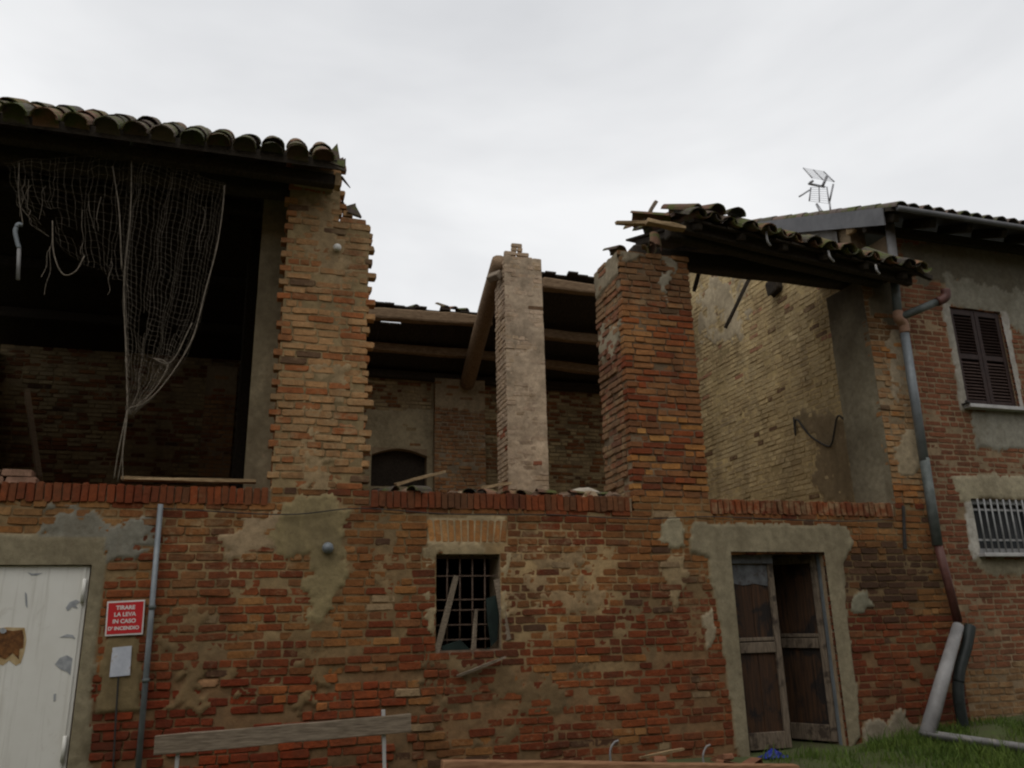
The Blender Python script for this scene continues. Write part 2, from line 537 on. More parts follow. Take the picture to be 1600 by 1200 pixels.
def coat(fr, u0, u1, v0, v1, holes, mortar, patches, parent, step=0.024, level=-0.010, rough=0.010, inside=None, name='mortar', flush=None, cuts=()):
    """one skin of mortar and render over the wall: patches lie proud of the bricks, joints lie back"""
    us = grid_lines(u0, u1, [h[0] for h in holes] + [h[1] for h in holes] + list(cuts), step)
    vs_ = grid_lines(v0, v1, [h[2] for h in holes] + [h[3] for h in holes], step)
    boxes = []
    for p in patches:
        xs = [q[0] for q in p['poly']]; zs = [q[1] for q in p['poly']]
        m = p.get('warp', 0.05) * 2
        boxes.append((min(xs) - m, max(xs) + m, min(zs) - m, max(zs) + m))
    mb = MB()
    for v in vs_:
        for u in us:
            n1 = fb(u, v, 1.7, 3.0, 4)
            n2 = fb(u, v, 5.1, 16.0, 3)
            h = level + rough * (n1 * 0.9 + n2 * 0.55)
            if flush:
                h += flush(u, v)
            c = mortar(u, v)
            for p, bx in zip(patches, boxes):
                if not (bx[0] < u < bx[1] and bx[2] < v < bx[3]):
                    continue
                w = p.get('warp', 0.05)
                uu = u + w * (fb(u, v, 9.0 + p['t'] * 100, 4.5, 6) + 0.35 * fb(u, v, 2.0, 17.0, 4))
                vv = v + w * (fb(u, v, 4.0 + p['t'] * 77, 4.5, 6) + 0.35 * fb(u, v, 6.0, 17.0, 4))
                if pip(p['poly'], uu, vv):
                    k = min(1.0, edge_dist(p['poly'], uu, vv) / 0.02)
                    hh = p['t'] * (0.35 + 0.65 * k) + p.get('rough', 0.004) * n2 - p.get('loss', 0.0) * max(0.0, n1 + 0.1)
                    if hh > h:
                        h = hh; c = p['c']
                    elif not p.get('loss'):
                        h = hh; c = p['c']
            q = fr.p(u, v, h)
            mb.v.append(tuple(q)); mb.t.append((*c, 1))
    W = len(us)
    for i in range(len(vs_) - 1):
        for k in range(W - 1):
            uc, vc = (us[k] + us[k + 1]) / 2, (vs_[i] + vs_[i + 1]) / 2
            if any(h[0] < uc < h[1] and h[2] < vc < h[3] for h in holes):
                continue
            if inside and not inside(uc, vc):
                continue
            mb.f.append((i * W + k, i * W + k + 1, (i + 1) * W + k + 1, (i + 1) * W + k))
    return mb.build(name, 'coat', parent, smooth=True, tint=True)

def core(fr, u0, u1, v0, v1, holes, h0, h1, mat, name, parent):
    """solid wall body with clean openings, from depth h0 (outer) back to h1"""
    us = sorted({u0, u1, *[x for h in holes for x in h[:2] if u0 < x < u1]})
    vs = sorted({v0, v1, *[x for h in holes for x in h[2:] if v0 < x < v1]})
    nu, nv = len(us) - 1, len(vs) - 1
    solid = [[not any(h[0] < (us[i] + us[i + 1]) / 2 < h[1] and h[2] < (vs[k] + vs[k + 1]) / 2 < h[3] for h in holes) for k in range(nv)] for i in range(nu)]
    idx, mb = {}, MB()
    def V(i, k, d):
        if (i, k, d) not in idx:
            idx[(i, k, d)] = len(mb.v)
            mb.v.append(tuple(fr.p(us[i], vs[k], h1 if d else h0))); mb.t.append((1, 1, 1, 1))
        return idx[(i, k, d)]
    S = lambda i, k: 0 <= i < nu and 0 <= k < nv and solid[i][k]
    for i in range(nu):
        for k in range(nv):
            if not solid[i][k]:
                continue
            for d in (0, 1):
                mb.f.append((V(i, k, d), V(i + 1, k, d), V(i + 1, k + 1, d), V(i, k + 1, d)))
            for (a, b, e, g) in ((-1, 0, (i, k), (i, k + 1)), (1, 0, (i + 1, k), (i + 1, k + 1)), (0, -1, (i, k), (i + 1, k)), (0, 1, (i, k + 1), (i + 1, k + 1))):
                if not S(i + a, k + b):
                    mb.f.append((V(*e, 0), V(*g, 0), V(*g, 1), V(*e, 1)))
    return mb.build(name, mat, parent)

def tintmix(cols, rnd, x, z, seed, spread=0.14):
    """pick between palette colours with slow drift over the wall plus a scatter per brick"""
    t = 0.5 + 0.5 * fb(x, z, seed, 0.9, 3) + rnd.uniform(-0.24, 0.24)
    t = max(0, min(0.999, t)) * (len(cols) - 1)
    i = int(t); k = t - i
    a, b = cols[i], cols[min(i + 1, len(cols) - 1)]
    s = 1 + rnd.uniform(-spread, spread)
    return [max(0.004, (a[q] * (1 - k) + b[q] * k) * s) for q in range(3)]

def near(x, z, cx, cz, rx, rz):
    return max(0.0, 1 - ((x - cx) / rx) ** 2 - ((z - cz) / rz) ** 2)

RED = [(0.13, 0.030, 0.010), (0.21, 0.046, 0.014), (0.29, 0.074, 0.021), (0.34, 0.108, 0.032)]
BROWN = [(0.17, 0.066, 0.026), (0.23, 0.090, 0.034), (0.30, 0.126, 0.046), (0.37, 0.18, 0.068)]
ORANGE = [(0.23, 0.080, 0.026), (0.32, 0.128, 0.038), (0.39, 0.175, 0.052), (0.42, 0.23, 0.088)]
TAN = [(0.30, 0.155, 0.066), (0.36, 0.195, 0.082), (0.39, 0.225, 0.10), (0.38, 0.175, 0.060)]
YELLOW = [(0.40, 0.305, 0.155), (0.45, 0.35, 0.185), (0.49, 0.39, 0.215), (0.46, 0.37, 0.22)]

# ------------------------------------------------------------------ ground
def ground_z(x, y):
    t = max(0.0, min(1.0, (x - 5.6) / 3.2))
    z = 0.17 * t * t * (3 - 2 * t)
    z += 0.025 * fb(x, y, 0.4, 1.3, 3)
    if y < -1.5:
        z -= 0.03 * min(6.0, -1.5 - y)
    return z
def make_ground():
    mb = MB()
    xs = [-400, -120, -40, -16] + [-10 + 0.25 * i for i in range(97)] + [20, 40, 120, 400]
    ys = [-400, -120, -40, -18] + [-11 + 0.25 * i for i in range(89)] + [16, 40, 120, 400]
    for y in ys:
        for x in xs:
            k = 1 if (-11 < x < 15 and -12 < y < 12) else 0
            mb.v.append((x, y, ground_z(x, y) if k else -0.08)); mb.t.append((1, 1, 1, 1))
    W = len(xs)
    for i in range(len(ys) - 1):
        for k in range(W - 1):
            mb.f.append((i * W + k, i * W + k + 1, (i + 1) * W + k + 1, (i + 1) * W + k))
    tag(mb.build('ground', 'earth', smooth=True), kind='structure')
make_ground()

# ------------------------------------------------------------------ unseen farm building across the yard, added to shade the lower facade
def yard_building():
    e = empty('unseen_shade_building', (0, -14.0, 0), 'long plain brick farm building added unseen behind the viewer to shade the barn front', 'building')
    fo = Frame((0, -14.0, 0), (1, 0, 0), (0, 1, 0))
    holes = [(-19.0 + i * 5.5, -16.6 + i * 5.5, -0.4, 2.6) for i in range(8)] + [(-18.4 + i * 5.5, -17.2 + i * 5.5, 4.2, 5.6) for i in range(8)]
    w = core(fo, -24, 26, -0.4, 8.0, holes, 0.0, -0.4, M['yardwall'], 'wall', e)
    MB().add([(-24, -21.6, -0.4), (26, -21.6, -0.4), (26, -21.6, 8.0), (-24, -21.6, 8.0), (-24, -22, -0.4), (26, -22, -0.4), (26, -22, 8.0), (-24, -22, 8.0)],
             [(0, 1, 2, 3), (7, 6, 5, 4), (0, 4, 5, 1), (3, 2, 6, 7), (0, 3, 7, 4), (1, 5, 6, 2)]).build('wall', M['yardwall'], e)
    for x in (-24.0, 25.6):
        MB().prism([(-14.4, -0.4), (-21.6, -0.4), (-21.6, 8.0), (-18.0, 9.6), (-14.4, 8.0)], x, x + 0.4).build('gable_wall', M['yardwall'], e)
    for g in [o for o in e.children if o.name.startswith('gable_wall')]:
        me = g.data
        for v in me.vertices:
            v.co = (v.co.y, v.co.x, v.co.z)
    r = MB()
    for y0, y1 in ((-13.4, -18.0), (-22.6, -18.0)):
        z0 = 7.85
        r.add([(-24.4, y0, z0), (26.4, y0, z0), (26.4, y1, 9.75), (-24.4, y1, 9.75), (-24.4, y0, z0 + 0.12), (26.4, y0, z0 + 0.12), (26.4, y1, 9.87), (-24.4, y1, 9.87)],
              [(0, 1, 2, 3), (7, 6, 5, 4), (0, 4, 5, 1), (3, 2, 6, 7), (0, 3, 7, 4), (1, 5, 6, 2)])
    r.build('roof', M['yardroof'], e)
    for i, h in enumerate(holes):
        MB().box((h[0] + 0.01, -14.25, h[2]), (h[1] - 0.01, -14.2, h[3] - 0.01)).build('shutter' if i > 7 else 'door', 'shutter' if False else 'darkwood', e)
M['yardwall'] = plain('weathered yard brick', (0.16, 0.085, 0.05), (0.25, 0.14, 0.085), 3, 0.95, 0.6, 0.02)
M['yardroof'] = plain('old roof tiles', (0.09, 0.06, 0.045), (0.16, 0.10, 0.07), 4, 0.95, 0.6, 0.02)
yard_building()

# ------------------------------------------------------------------ the ruined barn
barn = empty('ruined_barn', (2.4, 0.3, 0.0), 'long ruined brick barn with a collapsed roof and open hayloft above', 'barn')
FR = Frame((0, 0, 0), (1, 0, 0), (0, -1, 0))
rnd = random.Random(21)
DOOR = (4.99, 6.22, -0.3, 2.07)
WIN = (1.67, 2.33, 1.08, 2.04)
LDOOR = (-2.78, -1.41, -0.3, 1.94)
HOLES = [DOOR, WIN, LDOOR]
U0 = -4.6
CREAM, CEMENT, GREY, OLIVE, TANP = (0.36, 0.28, 0.165), (0.24, 0.205, 0.135), (0.23, 0.23, 0.20), (0.19, 0.14, 0.07), (0.29, 0.21, 0.115)

wall = core(FR, U0, 7.95, -0.3, 2.49, HOLES, -0.03, -0.42, 'core', 'wall', barn)

def wall_tint(u, v, r):
    up_ = max(0, min(1, (v - 1.0 + 0.35 * fb(u, v, 12.0, 0.9, 3)) / 0.9))
    drift = fb(u, v, 5.0, 0.8, 3)
    pal = ORANGE if drift + r.uniform(-0.25, 0.25) > 0.42 - 0.62 * up_ else (RED if r.random() > 0.35 * up_ else BROWN)
    c = tintmix(pal, r, u, v, 2.0)
    dk = 0.68
    c = [q * dk for q in c]
    a = 0.16 + 0.20 * fb(u, v, 8.0, 1.1, 3)
    a += 0.24 * near(u, v, 2.9, 1.9, 1.3, 0.7) + 0.3 * near(u, v, -0.2, 2.2, 1.2, 0.5) + 0.22 * near(u, v, 4.4, 1.4, 0.5, 1.0)
    a += 0.2 * near(u, v, 0.6, 1.6, 0.5, 1.0)
    k = near(u, v, 7.05, 1.75, 0.85, 0.5)
    if r.random() < k * 1.1:
        s_ = r.uniform(0.5, 1.4); c = [0.072 * s_, 0.036 * s_, 0.018 * s_]; a -= 0.12
    elif k > 0.1:
        c = [q * 0.62 for q in c]
    if u > 6.35 and v < 1.35:
        c = [c[0] * 0.78, c[1] * 0.68, c[2] * 0.66]
    if r.random() < 0.02:
        c = [0.085, 0.042, 0.022]
    if r.random() < 0.008:
        c = [0.30, 0.21, 0.115]
    if u < 1.3 and v < 0.95:                                 # spalled, freshly bared clay low down
        c = [c[0] * 1.22 + 0.015, c[1] * 1.0, c[2] * 0.9]; a -= 0.06
    if 1.3 < u < 4.9 and v < 0.9:
        a += 0.06
    return (*c, max(0.0, min(0.9, a)))

def wall_spans(v):
    if v < 2.49:
        s = [(U0, 7.95)]
    else:
        s = [(0.06, 1.0), (3.84, 4.80), (7.33, 7.95)]
    hs = HOLES + [(1.58, 2.41, 2.12, 2.40)]
    return cut(s, hs, v)
wall_bricks = lay_bricks(wall_spans, -0.14, 2.65, wall_tint, rnd, depth=0.10, proud=0.006, joint=0.013)
# eroded bricks low down stand back or are missing
keepers = []
for b in wall_bricks:
    u, v = b[0], b[1]
    if v < 0.95 and u < 1.9 and rnd.random() < 0.10:
        continue
    if v < 1.0 and rnd.random() < 0.3:
        b = (u, v, b[2] - rnd.uniform(0.0, 0.025), *b[3:])
    keepers.append(b)
wall_bricks = keepers

WP = [  # render, cement and lime left on the wall: outline in (x, z), thickness, colour
    dict(poly=[(4.580, 2.384), (6.588, 2.380), (6.654, 2.179), (6.481, 1.944), (6.434, 1.443), (6.437, 0.686), (6.412, 0.094), (6.161, -0.115), (5.904, -0.192), (4.897, -0.124), (4.841, 0.185), (4.829, 0.623), (4.793, 1.139), (4.757, 1.538), (4.722, 1.809), (4.725, 2.001), (4.479, 2.070), (4.516, 2.292)], t=0.020, c=CEMENT, warp=0.02, rough=0.003),
    dict(poly=[(-3.966, 2.247), (-1.314, 2.176), (-1.308, 1.843), (-1.299, 1.305), (-1.280, 0.739), (-1.225, 0.051), (-3.561, 0.231)], t=0.016, c=CEMENT, warp=0.015, rough=0.004),
    dict(poly=[(-1.890, 2.394), (-1.541, 2.446), (-1.295, 2.335), (-0.957, 2.410), (-0.904, 2.191), (-1.176, 1.953), (-1.269, 1.953), (-1.352, 2.148), (-1.821, 2.239)], t=0.010, c=(0.21, 0.20, 0.165), warp=0.12, loss=0.02),
    dict(poly=[(-1.222, 1.329), (-0.987, 1.323), (-0.912, 0.978), (-0.905, 0.710), (-1.243, 0.717), (-1.246, 1.095)], t=0.012, c=OLIVE, warp=0.02),
    dict(poly=[(0.121, 2.428), (0.337, 2.579), (0.589, 2.623), (0.754, 2.489), (0.779, 2.132), (0.760, 1.683), (0.578, 1.494), (0.504, 1.341), (0.428, 1.716), (0.436, 2.022), (0.192, 1.998), (0.097, 2.140)], t=0.014, c=(0.26, 0.205, 0.105), warp=0.09),
    dict(poly=[(-0.338, 2.243), (-0.062, 2.377), (0.121, 2.428), (0.192, 1.998), (-0.153, 2.033), (-0.314, 2.079)], t=0.010, c=(0.33, 0.24, 0.145), warp=0.12, loss=0.035),
    dict(poly=[(1.580, 2.186), (1.887, 2.163), (2.020, 2.215), (2.391, 2.167), (2.456, 2.025), (2.371, 1.822), (2.410, 1.448), (2.347, 1.297), (2.334, 2.038), (1.672, 2.037), (1.662, 1.582), (1.585, 1.644), (1.557, 1.950)], t=0.009, c=CREAM, warp=0.07, loss=0.022),
    dict(poly=[(1.561, 1.524), (1.675, 1.534), (1.663, 1.284), (1.588, 1.315)], t=0.014, c=CREAM, warp=0.04),
    dict(poly=[(4.149, 2.392), (4.401, 2.416), (4.479, 2.152), (4.313, 2.042), (4.114, 2.150)], t=0.014, c=(0.31, 0.27, 0.18), warp=0.06),
    dict(poly=[(4.189, 1.946), (4.397, 2.028), (4.471, 1.810), (4.296, 1.413), (4.199, 1.612)], t=0.010, c=TANP, warp=0.12, loss=0.03),
    dict(poly=[(4.587, 1.407), (4.718, 1.472), (4.715, 1.142), (4.625, 1.014), (4.568, 1.211)], t=0.014, c=(0.34, 0.28, 0.19), warp=0.05),
    dict(poly=[(6.551, 1.619), (6.737, 1.667), (6.792, 1.473), (6.617, 1.334), (6.501, 1.428)], t=0.012, c=(0.19, 0.18, 0.13), warp=0.06),
    dict(poly=[(6.412, 0.094), (6.437, 0.288), (6.724, 0.220), (7.005, 0.325), (7.110, 0.186), (7.272, 0.111), (7.306, -0.156), (6.237, -0.151)], t=0.022, c=(0.22, 0.19, 0.14), warp=0.08),
    dict(poly=[(0.173, 1.349), (0.685, 1.480), (0.930, 1.244), (0.824, 0.909), (0.427, 0.816), (0.194, 0.989)], t=0.004, c=(0.19, 0.125, 0.06), warp=0.4, loss=0.03),
    dict(poly=[(0.911, 1.830), (1.278, 1.950), (1.533, 1.766), (1.411, 1.467), (1.163, 1.530)], t=0.004, c=(0.24, 0.16, 0.08), warp=0.42, loss=0.03),
    dict(poly=[(-0.871, 1.509), (-0.539, 1.339), (-0.211, 1.275), (0.031, 0.941), (-0.494, 0.804), (-0.768, 0.972)], t=0.004, c=(0.20, 0.13, 0.062), warp=0.4, loss=0.03),
    dict(poly=[(1.419, 0.943), (2.171, 0.856), (2.765, 0.952), (3.089, 0.580), (2.548, 0.318), (1.791, 0.473)], t=0.004, c=(0.16, 0.105, 0.052), warp=0.4, loss=0.03),
    dict(poly=[(2.389, 2.076), (3.156, 2.013), (3.423, 1.621), (2.989, 1.437), (2.446, 1.571)], t=0.004, c=(0.30, 0.205, 0.11), warp=0.4, loss=0.03),
    dict(poly=[(1.579, 2.402), (2.396, 2.414), (2.377, 2.154), (1.594, 2.149)], t=-0.0035, c=(0.46, 0.36, 0.22), warp=0.01, rough=0.002),
]
def wall_mortar(u, v):
    k = 0.5 + 0.5 * fb(u, v, 3.0, 0.8, 3)
    a, b = (0.19, 0.118, 0.056), (0.34, 0.24, 0.122)
    d = 0.92
    if u > 6.3: d *= 0.72
    m_ = tuple((p * (1 - k) + q * k) * d for p, q in zip(a, b))
    e_ = 1 + 0.55 * near(u, v, 3.0, 1.85, 1.1, 0.6) + 0.35 * near(u, v, -0.2, 2.2, 1.0, 0.4)
    m_ = tuple(q * e_ for q in m_)
    w = max(0, min(1, (1.35 - v + 0.5 * fb(u, v, 7.0, 1.3, 4)) / 0.6)) * 0.7     # joints darker and redder towards the bottom
    return tuple(p * (1 - w) + q * w for p, q in zip(m_, (0.17, 0.088, 0.042)))
def wall_flush(u, v):
    f = 0.003 * fb(u, v, 6.0, 1.2, 3)
    if v < 1.0 and u < 1.8:
        f -= 0.009
    f += 0.003 * near(u, v, 2.9, 1.7, 1.3, 0.8) + 0.003 * near(u, v, 0.3, 1.6, 1.5, 1.0)
    return f
coat(FR, U0, 7.95, -0.3, 2.65, HOLES, wall_mortar, WP, wall, step=0.024, level=-0.0080, rough=0.0075, flush=wall_flush,
     inside=lambda u, v: v < 2.49 or 0.06 < u < 1.0 or 3.86 < u < 4.8 or u > 7.33)

def covered(u, v):
    return any(pip(p['poly'], u, v) for p in WP if not p.get('loss'))
def pick(bricks, n, frame):
    """the n bricks that show largest from the yard"""
    def score(b):
        p = frame.p(b[0], b[1], 0) - CAM
        q = p.dot(fwd)
        x, y = p.dot(right) / q, p.dot(up) / q
        if abs(x) > 0.637 or abs(y) > 0.478 or covered(b[0], b[1]):
            return -1
        return b[3] * b[5] / p.length_squared
    order = sorted(range(len(bricks)), key=lambda i: -score(bricks[i]))
    top = set(order[:n])
    return [bricks[i] for i in order[:n]], [b for i, b in enumerate(bricks) if i not in top]

big, rest = pick(wall_bricks, 300, FR)
brick_objects(FR, big, wall)
brick_mesh(FR, rest, 'brickwork', wall)

# upright bricks along the sill of the hayloft
def upright(u, v, w, hgt, tilt, t, name, parent, h=0.012):
    k = rnd.randrange(len(UNITS))
    o = bpy.data.objects.new(name, UNIT_MESH[k])
    o.matrix_basis = FR.mat() @ Matrix.Translation((u, -h, v)) @ Matrix.Rotation(tilt, 4, 'Y') @ Matrix.Rotation(math.pi / 2, 4, 'Y') @ Matrix.Diagonal((hgt, 0.24, w, 1))
    o.color = t
    link(o, parent)
sill = MB()
for a, b in ((U0, 0.06), (1.0, 3.84), (4.8, 7.33)):
    sill.box((a, 0.02, 2.49), (b, 0.40, 2.645))
sill = sill.build('sill_course', 'core', barn)
for a, b in ((-4.55, 0.05), (1.01, 3.83), (4.81, 7.32)):
    u = a
    while u < b - 0.05:
        w = rnd.uniform(0.056, 0.072)
        c = [q_ * 0.74 for q_ in tintmix(RED[:3] + BROWN[:2], rnd, u, 2.6, 4.0)]
        if u < 0: c = [c[0] * 1.05, c[1], c[2]]
        gap = 0.006 if u < 4.5 else 0.016
        upright(u + w / 2, 2.572 + rnd.uniform(-0.006, 0.006), w, 0.165 + rnd.uniform(-0.012, 0.012), rnd.gauss(0, 0.02), (*c, 0.16 + (0.28 if u > 4.5 else 0)), 'sill_brick', sill, h=0.016 + rnd.gauss(0, 0.004))
        u += w + gap
# flat arch over the barred window
u = 1.585
for i in range(12):
    w = 0.062
    c = tintmix(ORANGE[1:], rnd, u, 2.3, 4.4)
    upright(u + w / 2, 2.268, w * 0.94, 0.225, (i - 5.5) * 0.024, (*c, 0.42), 'arch_brick', wall, h=0.004)
    u += 0.069

# left brick pillar with ragged, toothed edges
def pil_tint(seed, pal, alpha, pal2=None, f=None):
    def g(u, v, r):
        c = tintmix(pal if (pal2 is None or r.random() > 0.4) else pal2, r, u, v, seed)
        if r.random() < 0.02: c = [0.13, 0.075, 0.04]
        a = alpha + 0.2 * fb(u, v, seed, 1.5, 3)
        if f: c, a = f(u, v, c, a, r)
        return (*c, max(0, min(0.95, a)))
    return g
def mortar_c(c, amp=0.35):
    return lambda u, v: tuple(q * (1 + amp * fb(u, v, 2.2, 1.6, 3)) for q in c)

pl = MB()
pl.box((0.07, 0.03, 2.645), (0.90, 0.72, 5.55)).box((0.07, 0.03, 5.551), (0.58, 0.72, 6.20))
pillar_l = pl.build('pillar', 'core', barn)
def pl_spans(v):
    if v < 5.56: return [(0.045, 0.945)]
    if v < 5.66: return [(0.05, 0.86)]
    if v < 5.74: return [(0.05, 0.72)]
    return [(0.05, 0.60)]
pt = pil_tint(11.0, TAN, 0.42, [BROWN[1], BROWN[2], RED[3], TAN[1]])
bl = lay_bricks(pl_spans, 2.66, 6.22, pt, rnd, tooth=0.055, depth=0.11, proud=0.008, wave=0.02)
PLP = [dict(poly=[(0.194, 5.397), (0.521, 5.515), (0.698, 5.311), (0.749, 4.797), (0.557, 4.632), (0.417, 4.834), (0.339, 5.118)], t=0.006, c=(0.33, 0.235, 0.13), warp=0.22, loss=0.022),
       dict(poly=[(0.171, 5.849), (0.607, 5.913), (0.654, 5.571), (0.391, 5.423), (0.184, 5.584)], t=0.006, c=(0.33, 0.235, 0.13), warp=0.22, loss=0.022),
       dict(poly=[(0.310, 3.120), (0.558, 3.066), (0.600, 2.812), (0.518, 2.590), (0.335, 2.617), (0.383, 2.868)], t=0.006, c=(0.33, 0.235, 0.13), warp=0.22, loss=0.022),
       dict(poly=[(0.329, 3.982), (0.580, 4.070), (0.718, 3.805), (0.604, 3.461), (0.414, 3.517)], t=0.006, c=(0.33, 0.235, 0.13), warp=0.22, loss=0.022)]
coat(FR, 0.06, 0.915, 2.651, 6.2, [], mortar_c((0.27, 0.195, 0.10)), PLP, pillar_l, step=0.022, level=-0.006, rough=0.009,
     inside=lambda u, v: v < 5.56 or u < 0.58)
brick_mesh(FR, bl, 'brickwork', pillar_l)
for fr_, lo in ((Frame((0.915, 0, 0), (0, 1, 0), (1, 0, 0)), 0), (Frame((0.06, 0, 0), (0, 1, 0), (-1, 0, 0)), 1)):
    bs = lay_bricks(lambda v: [(0.12, 0.72)], 2.66, 5.55, pt, rnd, depth=0.06, proud=0.012)
    brick_mesh(fr_, bs, 'brickwork', pillar_l)
# porcelain insulator on it
ins = MB().tube([(0.575, 0.0, 5.22), (0.575, -0.05, 5.22), (0.575, -0.055, 5.22), (0.575, -0.09, 5.22)], [0.022, 0.04, 0.045, 0.03], 12)
ins.build('insulator', 'porcelain', pillar_l, smooth=True)

# right brick pillar, two faces in view
pr = MB().box((3.895, 0.03, 2.50), (4.775, 0.74, 5.60)).build('pillar', 'core', barn)
def prf(u, v, c, a, r):
    if v > 4.9:
        a += 0.2
        t_ = tintmix(TAN, r, u, v, 3.0); k_ = min(1, (v - 4.9) / 0.4) * 0.7
        c = [p_ * (1 - k_) + q_ * k_ * 0.62 for p_, q_ in zip(c, t_)]
    else:
        c = [c[0] * 0.88, c[1] * 0.9, c[2] * 0.85]
    if v < 3.6 and r.random() < 0.35:
        c = tintmix(ORANGE, r, u, v, 1.0); c = [c[0] * 1.05, c[1] * 1.1, c[2]]
    return c, a
prt = pil_tint(13.0, BROWN, 0.16, RED, prf)
def pr_spans(v):
    return [(3.862, 4.80)]
br = lay_bricks(pr_spans, 2.66, 5.63, prt, rnd, depth=0.11, proud=0.008, joint=0.014, tooth=0.010)
PRP = [dict(poly=[(4.447, 5.561), (4.622, 5.581), (4.545, 5.193), (4.455, 4.936), (4.373, 5.175)], t=0.010, c=(0.28, 0.25, 0.19), warp=0.12, loss=0.03),
       dict(poly=[(3.902, 5.665), (4.156, 5.671), (4.191, 5.573), (3.931, 5.459)], t=0.012, c=(0.25, 0.21, 0.15), warp=0.06)]
coat(FR, 3.875, 4.785, 2.651, 5.60, [], mortar_c((0.17, 0.115, 0.07)), PRP, pr, step=0.022, level=-0.012, rough=0.008)
brick_mesh(FR, br, 'brickwork', pr)
FRL = Frame((3.862, 0, 0), (0, 1, 0), (-1, 0, 0))
def prs(u, v, c, a, r):
    c = [c[0] * 0.8 + 0.03, c[1] * 0.8 + 0.045, c[2] * 0.8 + 0.035]
    a += 0.2 if v > 4.9 or v < 3.9 else 0.02
    return c, a
bs = lay_bricks(lambda v: [(0.115, 0.75)], 2.66, 5.63, pil_tint(14.0, BROWN, 0.30, RED, prs), rnd, depth=0.08, proud=0.014, joint=0.017)
SPP = [dict(poly=[(0.02, 5.30), (0.74, 5.26), (0.76, 5.64), (0.0, 5.66)], t=0.012, c=(0.28, 0.235, 0.165), warp=0.05),
       dict(poly=[(0.15, 4.35), (0.6, 4.4), (0.72, 4.9), (0.2, 4.85)], t=0.011, c=(0.33, 0.29, 0.21), warp=0.2, loss=0.02)]
coat(FRL, 0.02, 0.74, 2.60, 5.60, [], mortar_c((0.21, 0.165, 0.11)), SPP, pr, step=0.025, level=-0.014, rough=0.010)
brick_mesh(FRL, bs, 'brickwork', pr)
FRR = Frame((4.80, 0, 0), (0, 1, 0), (1, 0, 0))
brick_mesh(FRR, lay_bricks(lambda v: [(0.115, 0.75)], 2.66, 5.63, prt, rnd, depth=0.05, proud=0.010), 'brickwork', pr)

# end pier by the house
pe = MB().box((7.37, 0.03, 2.49), (7.94, 0.70, 5.62)).build('pier', 'core', barn)
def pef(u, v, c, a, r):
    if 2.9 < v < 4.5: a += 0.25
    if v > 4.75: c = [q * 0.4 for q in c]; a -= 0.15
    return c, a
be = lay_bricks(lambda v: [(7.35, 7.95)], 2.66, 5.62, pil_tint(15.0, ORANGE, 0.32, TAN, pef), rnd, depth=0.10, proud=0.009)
PEP = [dict(poly=[(7.663, 5.065), (7.924, 5.089), (7.906, 4.206), (7.635, 3.849), (7.569, 4.184)], t=0.010, c=(0.36, 0.29, 0.2), warp=0.15, loss=0.02),
       dict(poly=[(7.457, 3.427), (7.938, 3.614), (7.954, 3.202), (7.722, 3.032), (7.417, 3.063)], t=0.013, c=(0.36, 0.29, 0.19), warp=0.1),
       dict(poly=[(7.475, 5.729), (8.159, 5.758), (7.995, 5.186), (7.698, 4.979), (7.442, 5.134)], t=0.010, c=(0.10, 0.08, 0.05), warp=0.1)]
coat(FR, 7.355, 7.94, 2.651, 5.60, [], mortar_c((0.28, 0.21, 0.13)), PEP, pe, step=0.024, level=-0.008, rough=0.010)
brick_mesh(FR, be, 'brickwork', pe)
def pier_dark_top(u, v):  # render colour gets darker towards the top of the pier
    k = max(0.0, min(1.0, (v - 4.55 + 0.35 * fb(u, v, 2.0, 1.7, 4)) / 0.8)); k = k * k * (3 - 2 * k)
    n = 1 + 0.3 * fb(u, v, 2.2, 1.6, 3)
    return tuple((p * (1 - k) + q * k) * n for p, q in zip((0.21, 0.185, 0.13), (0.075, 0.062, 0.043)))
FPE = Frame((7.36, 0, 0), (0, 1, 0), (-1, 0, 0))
coat(FPE, 0.004, 0.70, 2.49, 5.62, [], pier_dark_top, [], pe, step=0.03, level=0.008, rough=0.010, name='render')

# rubble-brick gable wall between barn and house
FG = Frame((7.62, 0, 0), (0, 1, 0), (-1, 0, 0))
def house_roof(y):
    return 6.38 + 0.43 * (y + 0.5)
gp = MB()
gp.add([(7.65, 0.4, 2.4), (7.90, 0.4, 2.4), (7.65, 0.4, house_roof(0.4) - 0.06), (7.90, 0.4, house_roof(0.4) - 0.06),
        (7.65, 4.6, 2.4), (7.90, 4.6, 2.4), (7.65, 4.6, house_roof(4.6) - 0.06), (7.90, 4.6, house_roof(4.6) - 0.06),
        (7.65, 9.0, 2.4), (7.90, 9.0, 2.4), (7.65, 9.0, house_roof(0.2) - 0.06), (7.90, 9.0, house_roof(0.2) - 0.06)],
       [(0, 2, 6, 4), (4, 6, 10, 8), (1, 5, 7, 3), (5, 9, 11, 7), (0, 1, 3, 2), (8, 10, 11, 9), (2, 3, 7, 6), (6, 7, 11, 10), (0, 4, 5, 1), (4, 8, 9, 5)])
gable = gp.build('gable_wall', 'core', barn)
def gf(u, v, c, a, r):
    if v > 5.6 and u > 2.4: c = [q * 1.15 for q in c]; a += 0.15
    if r.random() < 0.08 and v > 5.2: c = [0.32, 0.15, 0.09]
    return c, a
def g_spans(v):
    ymin = 0.72
    if v > house_roof(0.72) - 0.1: ymin = (v - 6.38 + 0.1) / 0.43 - 0.5
    return [(ymin, 5.2)] if ymin < 5.0 else []
bg = lay_bricks(g_spans, 2.52, 8.2, pil_tint(17.0, YELLOW, 0.40, None, gf), rnd, depth=0.06, proud=0.005, joint=0.014, wave=0.03)
